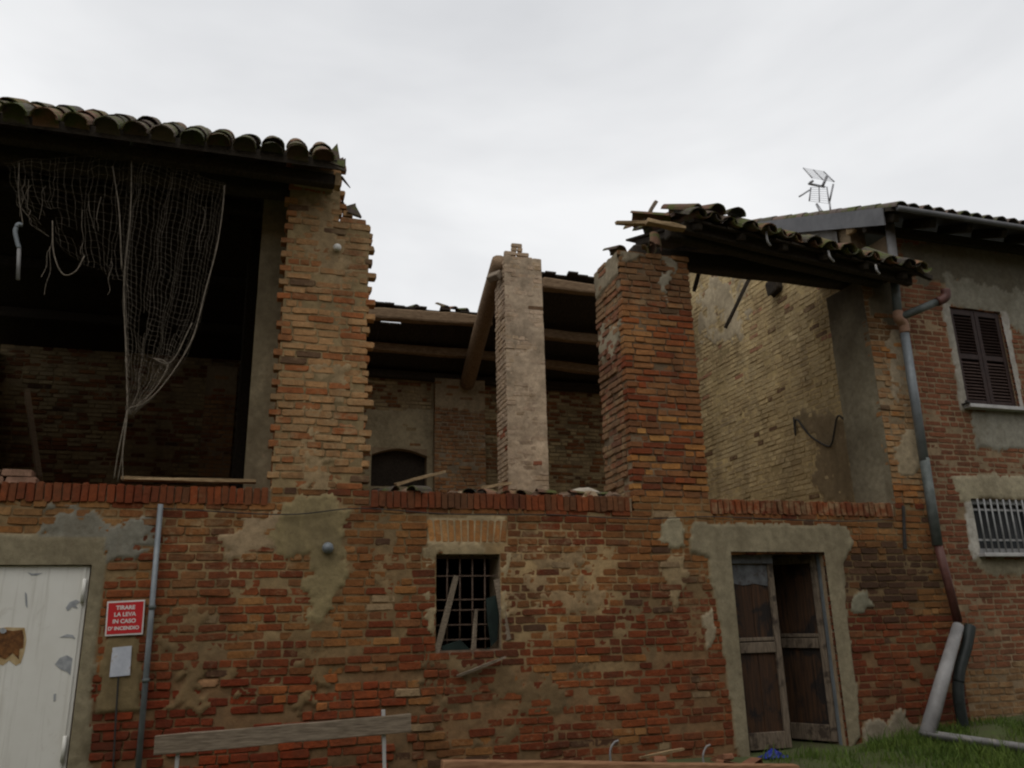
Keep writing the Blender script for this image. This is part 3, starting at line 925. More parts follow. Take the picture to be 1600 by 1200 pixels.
GP = [dict(poly=[(1.306, 3.713), (0.941, 3.546), (0.975, 2.766), (1.619, 2.853), (1.807, 3.344), (1.595, 3.680)], t=0.012, c=(0.22, 0.165, 0.095), warp=0.15, loss=0.01),
      dict(poly=[(2.082, 4.276), (1.216, 4.157), (0.933, 3.903), (1.101, 3.399), (1.595, 3.680)], t=0.012, c=(0.24, 0.18, 0.105), warp=0.12, loss=0.012),
      dict(poly=[(4.300, 7.559), (2.826, 6.804), (3.077, 5.971), (3.991, 6.050), (4.599, 6.510)], t=0.011, c=(0.42, 0.35, 0.24), warp=0.25, loss=0.03),
      dict(poly=[(0.3, 6.0), (3.2, 7.1), (3.4, 8.4), (0.3, 8.4)], t=0.016, c=(0.19, 0.185, 0.18), warp=0.03)]
coat(FG, 0.6, 5.2, 2.49, 8.3, [], mortar_c((0.42, 0.32, 0.16)), GP, gable, step=0.036, level=-0.006, rough=0.007,
     inside=lambda u, v: v < house_roof(u) - 0.1)
brick_mesh(FG, bg, 'brickwork', gable)

# ridge pillar standing free in the middle
mp = MB().box((3.55, 3.63, 2.45), (4.16, 4.18, 7.10)).build('pillar', 'core', barn)
FM = Frame((0, 3.6, 0), (1, 0, 0), (0, -1, 0))
def mf(u, v, c, a, r):
    if v < 4.6 and r.random() < 0.12: c = [0.30, 0.11, 0.06]; a = 0.2
    return c, a
WHITISH = [(0.45, 0.345, 0.245), (0.49, 0.385, 0.28), (0.47, 0.35, 0.245), (0.43, 0.30, 0.20)]
def m_spans(v):
    if v > 7.26: return [(3.66, 3.86)]
    if v > 7.16: return [(3.53, 3.97)]
    return [(3.525, 4.185)]
bm_ = lay_bricks(m_spans, 2.5, 7.42, pil_tint(19.0, WHITISH, 0.42, None, mf), rnd, depth=0.05, proud=0.006)
coat(FM, 3.53, 4.18, 2.5, 7.16, [], mortar_c((0.46, 0.36, 0.26)), [], mp, step=0.03, level=0.003, rough=0.012)
brick_mesh(FM, bm_, 'brickwork', mp)
for fr_ in (Frame((3.53, 3.6, 0), (0, 1, 0), (-1, 0, 0)), Frame((4.18, 3.6, 0), (0, 1, 0), (1, 0, 0))):
    brick_mesh(fr_, lay_bricks(lambda v: [(0.05, 0.58)], 2.5, 7.12, pil_tint(19.0, WHITISH, 0.42, None, mf), rnd, depth=0.05, proud=0.006), 'brickwork', mp)

# rear wall with pilasters and a low window
FB_ = Frame((0, 7.4, 0), (1, 0, 0), (0, -1, 0))
NICHE = (1.93, 3.02, 3.9, 4.66)
rear = core(FB_, U0, 7.62, 2.3, 6.25, [NICHE], -0.03, -0.4, 'core', 'rear_wall', barn)
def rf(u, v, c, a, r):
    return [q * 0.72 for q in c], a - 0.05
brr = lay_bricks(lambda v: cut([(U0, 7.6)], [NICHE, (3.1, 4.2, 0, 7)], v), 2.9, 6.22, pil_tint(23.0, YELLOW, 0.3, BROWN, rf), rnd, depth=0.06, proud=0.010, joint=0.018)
RP = [dict(poly=[(1.78, 5.42), (3.14, 5.48), (3.14, 3.2), (1.80, 3.2)], t=0.014, c=(0.36, 0.305, 0.20), warp=0.05)]
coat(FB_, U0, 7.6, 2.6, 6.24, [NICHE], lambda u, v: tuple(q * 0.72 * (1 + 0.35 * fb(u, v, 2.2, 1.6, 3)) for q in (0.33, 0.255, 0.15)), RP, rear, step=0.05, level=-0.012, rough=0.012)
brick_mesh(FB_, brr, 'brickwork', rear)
for s_ in (0, 1):
    xs_ = [1.93 + 0.545 * k / 6 for k in range(7)] if s_ == 0 else [3.02 - 0.545 * k / 6 for k in range(7)]
    MB().prism([(x_, 4.52 + 0.13 * math.sin(math.pi * (x_ - 1.93) / 1.09)) for x_ in xs_] + [(xs_[-1], 4.67), (xs_[0], 4.67)], 7.392, 7.6).build('arch', 'core', rear)
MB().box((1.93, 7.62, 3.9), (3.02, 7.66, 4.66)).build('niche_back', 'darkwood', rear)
for (x0, x1, yy, z1, pal) in ((3.12, 4.17, 7.2, 6.08, BROWN), (-1.15, -0.6, 7.0, 5.98, TAN)):
    p_ = MB().box((x0 + 0.02, yy + 0.03, 2.4), (x1 - 0.02, 7.38, z1)).build('pilaster', 'core', rear)
    f_ = Frame((0, yy, 0), (1, 0, 0), (0, -1, 0))
    pp_ = [dict(poly=[(x0 - 0.1, 5.45), (x1 + 0.1, 5.42), (x1 + 0.1, 6.2), (x0 - 0.1, 6.2)], t=0.012, c=(0.29, 0.23, 0.15), warp=0.05)]
    coat(f_, x0 + 0.01, x1 - 0.01, 2.5, z1, [], mortar_c((0.26, 0.21, 0.15)), pp_, rear, step=0.04, level=-0.010, rough=0.012)
    brick_mesh(f_, lay_bricks(lambda v: [(x0, x1)], 2.52, z1, pil_tint(25.0, pal, 0.52, BROWN), rnd, depth=0.06, proud=0.010, joint=0.017), 'brickwork', rear)

# partition behind the left pillar, end walls, loft floor
part = MB()
part.add([(-0.20, 0.5, 2.45), (0.12, 0.5, 2.45), (-0.20, 0.5, 6.12), (0.12, 0.5, 6.12), (-0.2, 3.9, 2.45), (0.12, 3.9, 2.45), (-0.2, 3.9, 7.28), (0.12, 3.9, 7.28),
          (-0.2, 7.38, 2.45), (0.12, 7.38, 2.45), (-0.2, 7.38, 6.15), (0.12, 7.38, 6.15)],
         [(0, 1, 3, 2), (0, 2, 6, 4), (4, 6, 10, 8), (1, 5, 7, 3), (5, 9, 11, 7), (8, 10, 11, 9), (2, 3, 7, 6), (6, 7, 11, 10), (0, 4, 5, 1), (4, 8, 9, 5)])
part = part.build('partition', 'core', barn)
coat(Frame((0, 0.5, 0), (1, 0, 0), (0, -1, 0)), -0.21, 0.12, 2.50, 6.10, [], mortar_c((0.22, 0.18, 0.115)), [], part, step=0.03, level=0.008, rough=0.012, name='render')
MB().box((U0, 0.43, 2.34), (7.60, 7.36, 2.50)).build('loft_floor', 'core', barn)
# unseen end wall, gap under the roof sized to light the loft, three piers and a tie beam
MB().box((U0 - 0.4, 0.0, -0.3), (U0 - 0.01, 7.8, 5.75)).build('end_wall', 'core', barn)
for y0, y1, z1 in ((0.0, 0.7, 6.2), (3.6, 4.2, 7.35), (7.1, 7.8, 6.1)):
    MB().box((U0 - 0.4, y0, 5.762), (U0 - 0.01, y1, z1), 0.01).build('pier', 'core', barn)
MB().beam((U0 - 0.2, 0.3, 6.0), (U0 - 0.2, 7.5, 6.0), 0.2, 0.22, j=0.01, seg=5).build('tie_beam', 'darkwood', barn)
MB().box((U0, 7.45, -0.3), (7.6, 7.8, 2.29)).build('rear_wall', 'core', barn)
MB().box((7.62, 0.43, -0.3), (7.9, 7.8, 2.39)).build('gable_wall', 'core', barn)

# ------------------------------------------------------------------ roofs of the barn
def zf(y): return 6.32 + 0.29 * (y - 0.1) if y > 0.1 else 6.32 - 0.72 * (0.1 - y)
def zb(y): return 7.43 - 0.34 * (y - 3.9)
def slab(mb, x0, x1, y0, y1, fn, th=0.03):
    vs = [(x, y, fn(y) + d) for x in (x0, x1) for y in (y0, y1) for d in (0, th)]
    mb.add(vs, [(0, 1, 3, 2), (4, 6, 7, 5), (0, 4, 5, 1), (2, 3, 7, 6), (0, 2, 6, 4), (1, 5, 7, 3)])
roof = MB(); slab(roof, U0 - 0.2, 0.50, -0.56, 0.35, zf, 0.11); slab(roof, U0 - 0.2, 0.50, 0.351, 3.9, zf)
roof = roof.build('roof', 'darkwood', barn)
rb = MB(); slab(rb, U0 - 0.2, 0.55, 3.9, 7.9, zb); rb.build('roof_deck', 'darkwood', roof)
# loose boards over the rear bays, some gone
x = 0.56
while x < 7.2:
    w = rnd.uniform(0.17, 0.24)
    edge = 5.52 if x < 3.5 else 4.32
    y0 = edge + rnd.uniform(-0.05, 0.08)
    mb = MB()
    if abs(x - 1.95) < 0.12:
        slab(mb, x, x + w - 0.004, 6.02, 7.9, zb); slab(mb, x, x + w - 0.004, y0, 5.93, zb)
    else:
        slab(mb, x, x + w - 0.004, y0, 7.9, zb)
    mb.build('roof_board', 'darkwood', roof)
    x += w

def tile_geo(seed, r0=0.117, r1=0.092, ln=0.46, th=0.011, n=8, dome=0.85):
    r = random.Random(seed)
    vs, fs = [], []
    for y, rad in ((0.0, r0), (ln * 0.5, (r0 + r1) / 2), (ln, r1)):
        for t in (0, th):
            for k in range(n + 1):
                a = math.pi * k / n
                q = rad - t + (r.uniform(-0.004, 0.004) if y == 0 else 0)
                vs.append((-math.cos(a) * q, y + (r.uniform(-0.008, 0.008) if y == 0 else 0), math.sin(a) * q * dome))
    m = n + 1
    for i in range(2):
        for k in range(n):
            o = i * 2 * m
            fs.append((o + k, o + k + 1, o + 2 * m + k + 1, o + 2 * m + k))
            fs.append((o + m + k + 1, o + m + k, o + 3 * m + k, o + 3 * m + k + 1))
        fs.append((i * 2 * m, i * 2 * m + m, i * 2 * m + 3 * m, i * 2 * m + 2 * m))
        fs.append((i * 2 * m + n, i * 2 * m + 2 * m + n, i * 2 * m + 3 * m + n, i * 2 * m + m + n))
    for k in range(n):
        fs.append((k + 1, k, m + k, m + k + 1))
        fs.append((4 * m + k, 4 * m + k + 1, 5 * m + k + 1, 5 * m + k))
    return vs, fs
TILES = [tile_geo(i) for i in range(6)]
PLUG_MESH = []
for v_, f_ in TILES:                                      # eaves tiles bedded on a plug of mortar
    m_ = 9
    cap = [(x * 0.98, 0.09, z * 0.98) for x, y, z in v_[m_:2 * m_]]
    PLUG_MESH.append(MB().add(v_, f_).add(cap + [(-0.11, 0.09, -0.09), (0.11, 0.09, -0.09)], [tuple(range(m_)) , (0, m_ - 1, m_ + 1, m_)]).mesh('roof_tile', 'tile_o'))
TILE_MESH = [MB().add(v, f).mesh('roof_tile', 'tile_o', smooth=False) for v, f in TILES]
TILE_C = [(0.13, 0.07, 0.045), (0.16, 0.085, 0.052), (0.10, 0.068, 0.05), (0.12, 0.095, 0.07), (0.19, 0.098, 0.055), (0.085, 0.07, 0.056)]
def tile_col(r, k=1.0):
    c = r.choice(TILE_C); s = r.uniform(0.7, 1.25) * k
    return (c[0] * s, c[1] * s, c[2] * s, 1)
def put_tile(T, parent, r, name='roof_tile', k=1.0):
    o = bpy.data.objects.new(name, r.choice(TILE_MESH))
    o.matrix_basis = T
    o.color = tile_col(r, k)
    return link(o, parent)
ANG = math.atan(0.34)
JN = lambda r, s: r.uniform(-s, s)
def tile_T(x, y, z, r, up=True, ang=ANG, mess=1.0):
    T = Matrix.Translation((x + JN(r, 0.010) * mess, y + JN(r, 0.025) * mess, z + JN(r, 0.006) * mess)) @ Matrix.Rotation(ang + JN(r, 0.03) * mess, 4, 'X') @ Matrix.Rotation(JN(r, 0.04) * mess, 4, 'Z')
    if not up:
        T = T @ Matrix.Translation((0, 0.46, 0)) @ Matrix.Rotation(math.pi, 4, 'X')
    return T
tr = random.Random(5)
far_tiles = MB()
ncol = 20
for c_ in range(ncol):
    x = 0.36 - c_ * 0.25
    for row in range(12):
        y = -0.66 + (row * 0.30 if row < 3 else 0.60 + (row - 2) * 0.36)
        for up_ in (True, False):
            xx = x if up_ else x + 0.125
            if xx > 0.46:
                continue
            z = zf(y) + 0.035 + (0.075 if up_ else 0.085) + 0.012
            if not up_ and row == 0: y += 0.13; z = zf(y) + 0.132
            T = tile_T(xx, y, z, tr, up_, math.atan(0.72) if y < 0.0 else (0.45 if y < 0.3 else math.atan(0.29)))
            if row < 3 and x > -3.3:
                o = put_tile(T, roof, tr)
                if up_: o.data = tr.choice(PLUG_MESH)
            else:
                v_, f_ = tr.choice(TILES)
                far_tiles.add([T @ Vector(p) for p in v_], f_, tile_col(tr))
for x0, x1, e in ((U0 - 0.1, 0.5, 4.0), (0.6, 3.4, 6.2), (3.7, 7.0, 5.6)):      # tiles left on the rear slope
    x = x0
    while x < x1:
        y = e + tr.uniform(0, 0.5)
        while y < 7.8:
            T = tile_T(x, y + 0.45, zb(y + 0.45) + 0.09, tr, True, math.pi - ANG) @ Matrix.Rotation(math.pi, 4, 'Y') if False else Matrix.Translation((x, y + 0.46, zb(y + 0.46) + 0.06)) @ Matrix.Rotation(math.pi, 4, 'Z') @ Matrix.Rotation(ANG, 4, 'X')
            v_, f_ = tr.choice(TILES)
            far_tiles.add([T @ Vector(p) for p in v_], f_, tile_col(tr)); y += 0.40
        x += 0.25
tag(far_tiles.build('tiling', 'tile', roof, tint=True), kind='stuff')
# splintered tiles standing up at the broken verge
def shard(a, b, c_, parent, th=0.018):
    a, b, c_ = Vector(a), Vector(b), Vector(c_)
    n = (b - a).cross(c_ - a).normalized() * th
    m = (a + b) / 2 + n * 0.7
    vs = [a, b, c_, a + n, b + n, c_ + n]
    o = MB().add(vs, [(0, 1, 2), (5, 4, 3), (0, 3, 4, 1), (1, 4, 5, 2), (2, 5, 3, 0)], (0.09, 0.065, 0.05, 1)).build('broken_tile', 'tile', parent, tint=True)
    return o
shard((0.36, -0.48, 5.98), (0.54, -0.50, 5.96), (0.50, -0.46, 6.20), roof)
shard((0.44, -0.38, 5.97), (0.60, -0.40, 5.92), (0.60, -0.36, 6.10), roof)
shard((0.42, -0.56, 5.90), (0.58, -0.54, 5.88), (0.56, -0.50, 6.02), roof)
shard((0.52, -0.30, 5.94), (0.57, -0.34, 5.90), (0.66, -0.30, 5.80), roof, 0.012)
shard((0.56, 0.05, 5.72), (0.78, 0.06, 5.66), (0.76, 0.10, 5.84), pillar_l)
shard((0.58, 0.12, 5.74), (0.70, 0.10, 5.70), (0.62, 0.14, 5.90), pillar_l)
shard((0.66, 0.0, 5.66), (0.82, 0.04, 5.64), (0.74, 0.06, 5.80), pillar_l, 0.03)

def timber(name, a, b, w, h, parent, mat='beam', j=0.008, seg=6, taper=1.0, roll=0.0):
    return MB().beam(a, b, w, h, j=j, seg=seg, taper=taper, roll=roll).build(name, mat, parent, bevel=min(w, h) * 0.18)
# eaves plate, rafters and purlins of the standing bay
timber('wall_plate', (U0, 0.12, 5.97), (0.30, 0.12, 5.95), 0.20, 0.28, roof, 'darkwood')
timber('eaves_beam', (U0, -0.30, 5.88), (0.50, -0.32, 5.84), 0.11, 0.13, roof, 'darkwood')
MB().beam((0.50, -0.32, 5.842), (0.56, -0.32, 5.84), 0.12, 0.14, j=0.01).build('beam_stub', 'yellowwood', roof)
for yy in (1.3, 2.6):
    timber('purlin', (U0, yy, zf(yy) - 0.10), (0.45, yy, zf(yy) - 0.10), 0.16, 0.18, roof, 'darkwood')
for yy in (5.2, 6.4):
    timber('purlin', (U0, yy, zb(yy) - 0.10), (0.05, yy, zb(yy) - 0.10), 0.16, 0.18, roof, 'darkwood')
for i in range(9):
    xx = 0.30 - i * 0.55
    MB().beam((xx, 0.05, zf(0.05) - 0.06), (xx, 3.85, zf(3.85) - 0.06), 0.07, 0.085, j=0.003, seg=4).build('rafter', 'darkwood', roof)
# bricks closing the gap above the pillar
MB().box((0.10, -0.26, 5.90), (0.50, 0.02, 5.99), 0.012).build('pad_stone', 'core', pillar_l)

# timbers left over the open rear bays
timber('purlin', (1.178, 5.600, 6.698), (3.870, 5.600, 6.759), 0.20, 0.20, roof, 'beam', seg=8, j=0.014)
timber('purlin', (1.279, 6.500, 6.409), (4.405, 6.500, 6.394), 0.17, 0.17, roof, 'beam', seg=8, j=0.012)
timber('purlin', (4.457, 4.400, 7.083), (6.371, 4.400, 7.057), 0.20, 0.20, roof, 'beam', seg=8, j=0.014)
timber('purlin', (4.017, 5.600, 6.619), (6.912, 5.600, 6.561), 0.19, 0.19, roof, 'beam', seg=8, j=0.012)
timber('purlin', (4.272, 6.500, 6.331), (7.322, 6.500, 6.237), 0.17, 0.17, roof, 'beam', seg=8, j=0.012)
timber('wall_plate', (0.3, 7.3, 6.14), (7.55, 7.3, 6.10), 0.2, 0.16, roof, 'darkwood')
MB().tube(curve_pts([(3.514, 3.750, 7.124), (3.544, 4.600, 6.755), (3.620, 5.800, 6.273), (3.743, 7.000, 5.938)], 5), [0.15] * 16, 12).build('main_rafter', 'beam_y', roof, smooth=True)
timber('strut', (3.458, 3.800, 6.908), (3.376, 3.750, 6.786), 0.25, 0.12, roof, 'plank')
# post beside the partition
timber('post', (-0.36, 3.6, 2.5), (-0.36, 3.6, 7.1), 0.17, 0.17, barn, 'darkwood')

# roof scrap over the far bay: sagging eaves still tiled
def zr(x, y): return 5.80 - 0.105 * (x - 5.0) + 0.34 * (y + 0.5)
scrap = MB()
for i in range(17):
    pass
eav = timber('wall_plate', (4.25, 0.45, 5.80), (7.60, 0.45, 5.80), 0.24, 0.22, roof, 'darkwood')
for i in range(15):
    xa = 4.62 + i * 0.215
    y1 = 1.15 + tr.uniform(-0.25, 0.3)
    mb = MB()
    vs = [(xx, yy, zr(xx, yy) + d) for xx in (xa, xa + 0.208) for yy in (-0.52 + tr.uniform(-0.03, 0.03), y1) for d in (0, 0.028)]
    mb.add(vs, [(0, 1, 3, 2), (4, 6, 7, 5), (0, 4, 5, 1), (2, 3, 7, 6), (0, 2, 6, 4), (1, 5, 7, 3)])
    mb.build('roof_board', 'darkwood', roof)
timber('eaves_beam', (4.55, -0.34, zr(4.55, -0.34) - 0.07), (7.82, -0.34, zr(7.82, -0.34) - 0.07), 0.09, 0.14, roof, 'darkwood')
timber('eaves_beam', (4.50, -0.06, zr(4.50, -0.06) - 0.11), (7.60, -0.06, zr(7.60, -0.06) - 0.09), 0.16, 0.18, roof, 'darkwood')
for i in range(6):
    xx = 4.7 + i * 0.58
    timber('rafter', (xx, -0.5, zr(xx, -0.5) - 0.045), (xx, 1.1, zr(xx, 1.1) - 0.045), 0.08, 0.085, roof, 'darkwood', seg=2, j=0.003)
for i in range(15):
    x = 4.62 + i * 0.222
    for row in range(5):
        y = -0.62 + row * 0.34 + (0.05 * math.sin(i * 1.3))
        for up_ in (True, False):
            xx = x if up_ else x + 0.111
            if row == 4 and tr.random() < 0.6:
                continue
            z = zr(xx, y) + 0.03 + (0.075 if up_ else 0.085) + 0.01
            T = tile_T(xx, y, z, tr, up_, mess=1.7)
            if row == 0 and up_:
                T = tile_T(xx, y + 0.02, z - 0.06, tr, up_, ANG + tr.uniform(0.15, 0.36), 1.5)
            put_tile(T, roof, tr)
for (u, T_) in enumerate(((4.95, -0.52, 6.00, 0.15, 0.45, 0.15), (4.68, -0.50, 5.97, -0.15, 0.40, 0.5), (5.22, -0.5, 6.00, 0.1, 0.42, -0.12), (4.40, -0.3, 5.90, 0.3, 0.3, 1.1))):
    x, y, z, a, b, c_ = T_
    put_tile(Matrix.Translation((x, y, z)) @ Matrix.Rotation(c_, 4, 'Z') @ Matrix.Rotation(a, 4, 'Y') @ Matrix.Rotation(b, 4, 'X'), roof, tr, 'roof_tile', 0.8)
# broken tiles on the pillar heads and along the torn rear edge
for (x, y, z, a, b, c_, s) in ((3.98, 0.15, 5.68, 0.2, 0.3, 0.4, 0.6), (4.25, 0.10, 5.70, 1.2, 0.8, 0.3, 0.5), (4.32, 0.05, 5.72, 1.5, 1.2, 0.9, 0.6), (4.42, 0.1, 5.74, 0.3, 1.2, 0.2, 0.6),
                           (1.62, 5.58, 6.90, 1.2, 0.9, 0.3, 0.5), (1.95, 5.58, 6.90, 1.4, 0.2, 0.8, 0.4), (2.45, 5.58, 6.90, 0.1, 0.2, 0.5, 0.5), (3.0, 5.58, 6.90, 0.4, 0.6, 0.7, 0.7), (3.15, 5.58, 6.90, -0.5, 0.4, 0.2, 0.7), (3.4, 5.58, 6.90, 0.3, 0.2, 1.0, 0.6)):
    put_tile(Matrix.Translation((x, y, z)) @ Matrix.Rotation(c_, 4, 'Z') @ Matrix.Rotation(a, 4, 'Y') @ Matrix.Rotation(b, 4, 'X') @ Matrix.Diagonal((s * 1.3, s, s * 1.3, 1)), roof, tr, 'broken_tile', 0.7)
# gutter brackets still screwed to the eaves
for (a, b, c_) in (((5.526, -0.600, 5.772), (5.514, -0.620, 5.643), (5.564, -0.600, 5.593)), ((6.380, -0.600, 5.624), (6.378, -0.620, 5.530), (6.442, -0.600, 5.487)), ((7.058, -0.600, 5.515), (7.046, -0.620, 5.436), (7.095, -0.600, 5.398))):
    MB().tube(curve_pts([a, b, c_], 5), 0.014, 8).build('gutter_bracket', 'whitepipe', roof, smooth=True)
# torn battens at the broken end
timber('broken_batten', (3.686, -0.350, 5.773), (4.303, -0.250, 5.889), 0.05, 0.045, roof, 'yellowwood', seg=3)
timber('broken_batten', (4.055, -0.400, 5.813), (4.522, -0.450, 5.750), 0.10, 0.05, roof, 'yellowwood', seg=3)
timber('broken_batten', (4.160, -0.100, 5.929), (4.367, -0.100, 6.277), 0.055, 0.05, roof, 'plank', seg=3)
timber('batten', (7.378, -0.550, 5.591), (8.054, -0.450, 5.507), 0.06, 0.05, roof, 'darkwood', seg=3)

# ------------------------------------------------------------------ brick house next door
house = empty('brick_house', (9.6, 0.3, 0.1), 'two storey red brick house with dark shutters joined to the barn', 'house')
FH = Frame((0, 0.06, 0), (1, 0, 0), (0, -1, 0))
HW1 = (8.81, 9.71, 3.99, 5.39)
HW2 = (8.58, 9.62, 2.07, 2.75)
hr = random.Random(77)
hwall = core(FH, 7.96, 13.0, -0.3, 6.36, [HW1, HW2], -0.03, -0.40, 'core', 'wall', house)
def ht(u, v, r):
    c = tintmix([(0.135, 0.050, 0.025), (0.19, 0.069, 0.033), (0.23, 0.090, 0.042), (0.20, 0.095, 0.05)], r, u, v, 31.0, 0.16)
    a = 0.16 + 0.15 * fb(u, v, 31, 1.2, 3)
    if v < 0.75:
        c = tintmix(TAN, r, u, v, 31.0); c = [q * 0.6 for q in c]; a += 0.15
    return (*c, max(0, min(0.9, a)))
hb = lay_bricks(lambda v: cut([(7.96, 13.0)], [HW1, HW2], v), -0.1, 6.34, ht, hr, depth=0.10, proud=0.004, joint=0.015, wave=0.004, course=0.074)
HP = [dict(poly=[(8.868, 5.862), (9.328, 5.815), (9.890, 5.757), (10.696, 5.660), (10.559, 5.156), (9.958, 5.105), (9.709, 5.398), (8.841, 5.382), (8.698, 5.481)], t=0.012, c=(0.24, 0.225, 0.18), warp=0.08),
      dict(poly=[(8.694, 5.462), (8.856, 5.402), (8.820, 3.930), (8.680, 3.922), (8.710, 4.633)], t=0.012, c=(0.34, 0.32, 0.28), warp=0.03),
      dict(poly=[(9.714, 5.418), (9.843, 5.382), (9.784, 3.983), (9.648, 3.976)], t=0.014, c=(0.40, 0.38, 0.35), warp=0.02),
      dict(poly=[(8.892, 3.916), (10.245, 4.009), (10.109, 3.510), (9.530, 3.425), (8.818, 3.413)], t=0.013, c=(0.25, 0.24, 0.20), warp=0.05),
      dict(poly=[(8.342, 3.046), (9.988, 3.070), (9.906, 2.770), (8.601, 2.742), (8.407, 2.697)], t=0.013, c=(0.33, 0.29, 0.20), warp=0.04),
      dict(poly=[(8.468, 2.698), (8.621, 2.742), (8.573, 2.008), (8.438, 1.946), (8.429, 2.258)], t=0.014, c=(0.42, 0.40, 0.36), warp=0.03),
      dict(poly=[(8.452, 2.008), (9.698, 2.009), (9.659, 1.864), (8.805, 1.789), (8.509, 1.907)], t=0.011, c=(0.27, 0.24, 0.17), warp=0.07)]
HP.insert(0, dict(poly=[(8.151, 6.262), (11.170, 6.478), (10.861, 5.379), (10.205, 5.612), (9.527, 5.690), (8.869, 5.765), (8.411, 5.669), (8.275, 5.797)], t=0.009, c=(0.13, 0.115, 0.085), warp=0.08))
coat(FH, 7.97, 12.99, -0.2, 6.35, [HW1, HW2], lambda u, v: tuple(q * (1 + 0.3 * fb(u, v, 2, 1.5, 3)) for q in (0.25, 0.18, 0.11)), HP, hwall, step=0.03, level=-0.004, rough=0.005)
WP_save = WP
WP = HP
big, rest = pick(hb, 300, FH)
WP = WP_save
brick_objects(FH, big, hwall)
brick_mesh(FH, rest, 'brickwork', hwall)

# shuttered window
sh = MB().box((8.815, 0.16, 3.995), (9.705, 0.19, 5.385)).build('window', 'shutter', house)
MB().box((8.74, -0.06, 3.935), (9.80, 0.10, 3.985)).build('sill', 'sillstone', sh, bevel=0.006)
for x0 in (8.83, 9.265):
    lf = MB()
    lf.box((x0, 0.085, 4.0), (x0 + 0.06, 0.125, 5.38)).box((x0 + 0.365, 0.085, 4.0), (x0 + 0.425, 0.125, 5.38))
    for z0, z1 in ((4.0, 4.08), (4.66, 4.73), (5.30, 5.38)):
        lf.box((x0 + 0.06, 0.087, z0), (x0 + 0.365, 0.123, z1))
    lf = lf.build('shutter', 'shutter', house)
    sl = MB().add([(0, -0.022, -0.018), (0.303, -0.022, -0.018), (0.303, 0.018, 0.018), (0, 0.018, 0.018), (0, -0.018, -0.024), (0.303, -0.018, -0.024), (0.303, 0.022, 0.012), (0, 0.022, 0.012)],
                  [(0, 1, 2, 3), (7, 6, 5, 4), (0, 4, 5, 1), (3, 2, 6, 7), (0, 3, 7, 4), (1, 5, 6, 2)])
    up_mesh, lo_mesh = sl.mesh('slat', 'shutter'), sl.mesh('slat', 'slat')
    for z0, z1, me in ((4.10, 4.64, lo_mesh), (4.75, 5.29, up_mesh)):
        n = int((z1 - z0) / 0.045)
        for i in range(n):
            o = bpy.data.objects.new('slat', me)
            o.location = (x0 + 0.061, 0.105, z0 + 0.02 + i * 0.045)
            link(o, lf)
hk = MB().tube([(8.72, 0.05, 3.99), (8.72, -0.06, 3.99), (8.66, -0.07, 4.0)], 0.016, 8)
hk.build('shutter_catch', 'cable', house)

# barred window below
w2 = MB().box((8.585, 0.20, 2.075), (9.615, 0.215, 2.745)).build('window', 'glass', house)
MB().box((8.585, 0.10, 2.075), (8.64, 0.195, 2.745)).box((9.56, 0.10, 2.075), (9.615, 0.195, 2.745)).box((8.64, 0.10, 2.69), (9.56, 0.195, 2.745)).box((8.64, 0.10, 2.075), (9.56, 0.195, 2.13)).build('frame', 'bars', w2)
MB().box((8.54, -0.05, 2.02), (9.70, 0.09, 2.066)).build('sill', 'sillstone', w2, bevel=0.006)
for i in range(9):
    xx = 8.68 + i * 0.105
    MB().tube([(xx, 0.05, 2.068), (xx, 0.05, 2.748)], 0.011, 8).build('bar', 'bars', w2, smooth=True)
for zz in (2.22, 2.60):
    MB().box((8.582, 0.062, zz), (9.618, 0.070, zz + 0.025)).build('bar', 'bars', w2)

# house roof
hroof = MB()
def zh(y): return house_roof(y) if y < 4.6 else house_roof(4.6) - 0.43 * (y - 4.6)
slab(hroof, 7.53, 13.2, -0.52, 4.6, zh, 0.05); slab(hroof, 7.53, 13.2, 4.6, 9.6, zh, 0.05)
hroof = hroof.build('roof', 'darkwood', house)
HT = [tile_geo(40 + i, 0.095, 0.08, 0.44) for i in range(4)]
HT_MESH = [MB().add(v, f).mesh('roof_tile', 'tile_o') for v, f in HT]
ht_far = MB()
HA = math.atan(0.43)
for i in range(26):
    x = 7.62 + i * 0.205
    for row in range(15):
        y = -0.60 + row * 0.36
        T = Matrix.Translation((x + tr.uniform(-0.005, 0.005), y + tr.uniform(-0.01, 0.01), zh(y) + 0.055)) @ Matrix.Rotation(HA, 4, 'X')
        c_ = tr.choice([(0.13, 0.10, 0.085), (0.17, 0.12, 0.095), (0.10, 0.085, 0.075)])
        if (row < 2 and x < 11.2) or i == 0:
            o = bpy.data.objects.new('roof_tile', tr.choice(HT_MESH)); o.matrix_basis = T; o.color = (*c_, 1); link(o, hroof)
        else:
            v_, f_ = tr.choice(HT)
            ht_far.add([T @ Vector(p) for p in v_], f_, (*c_, 1))
tag(ht_far.build('tiling', 'tile', hroof, tint=True), kind='stuff')
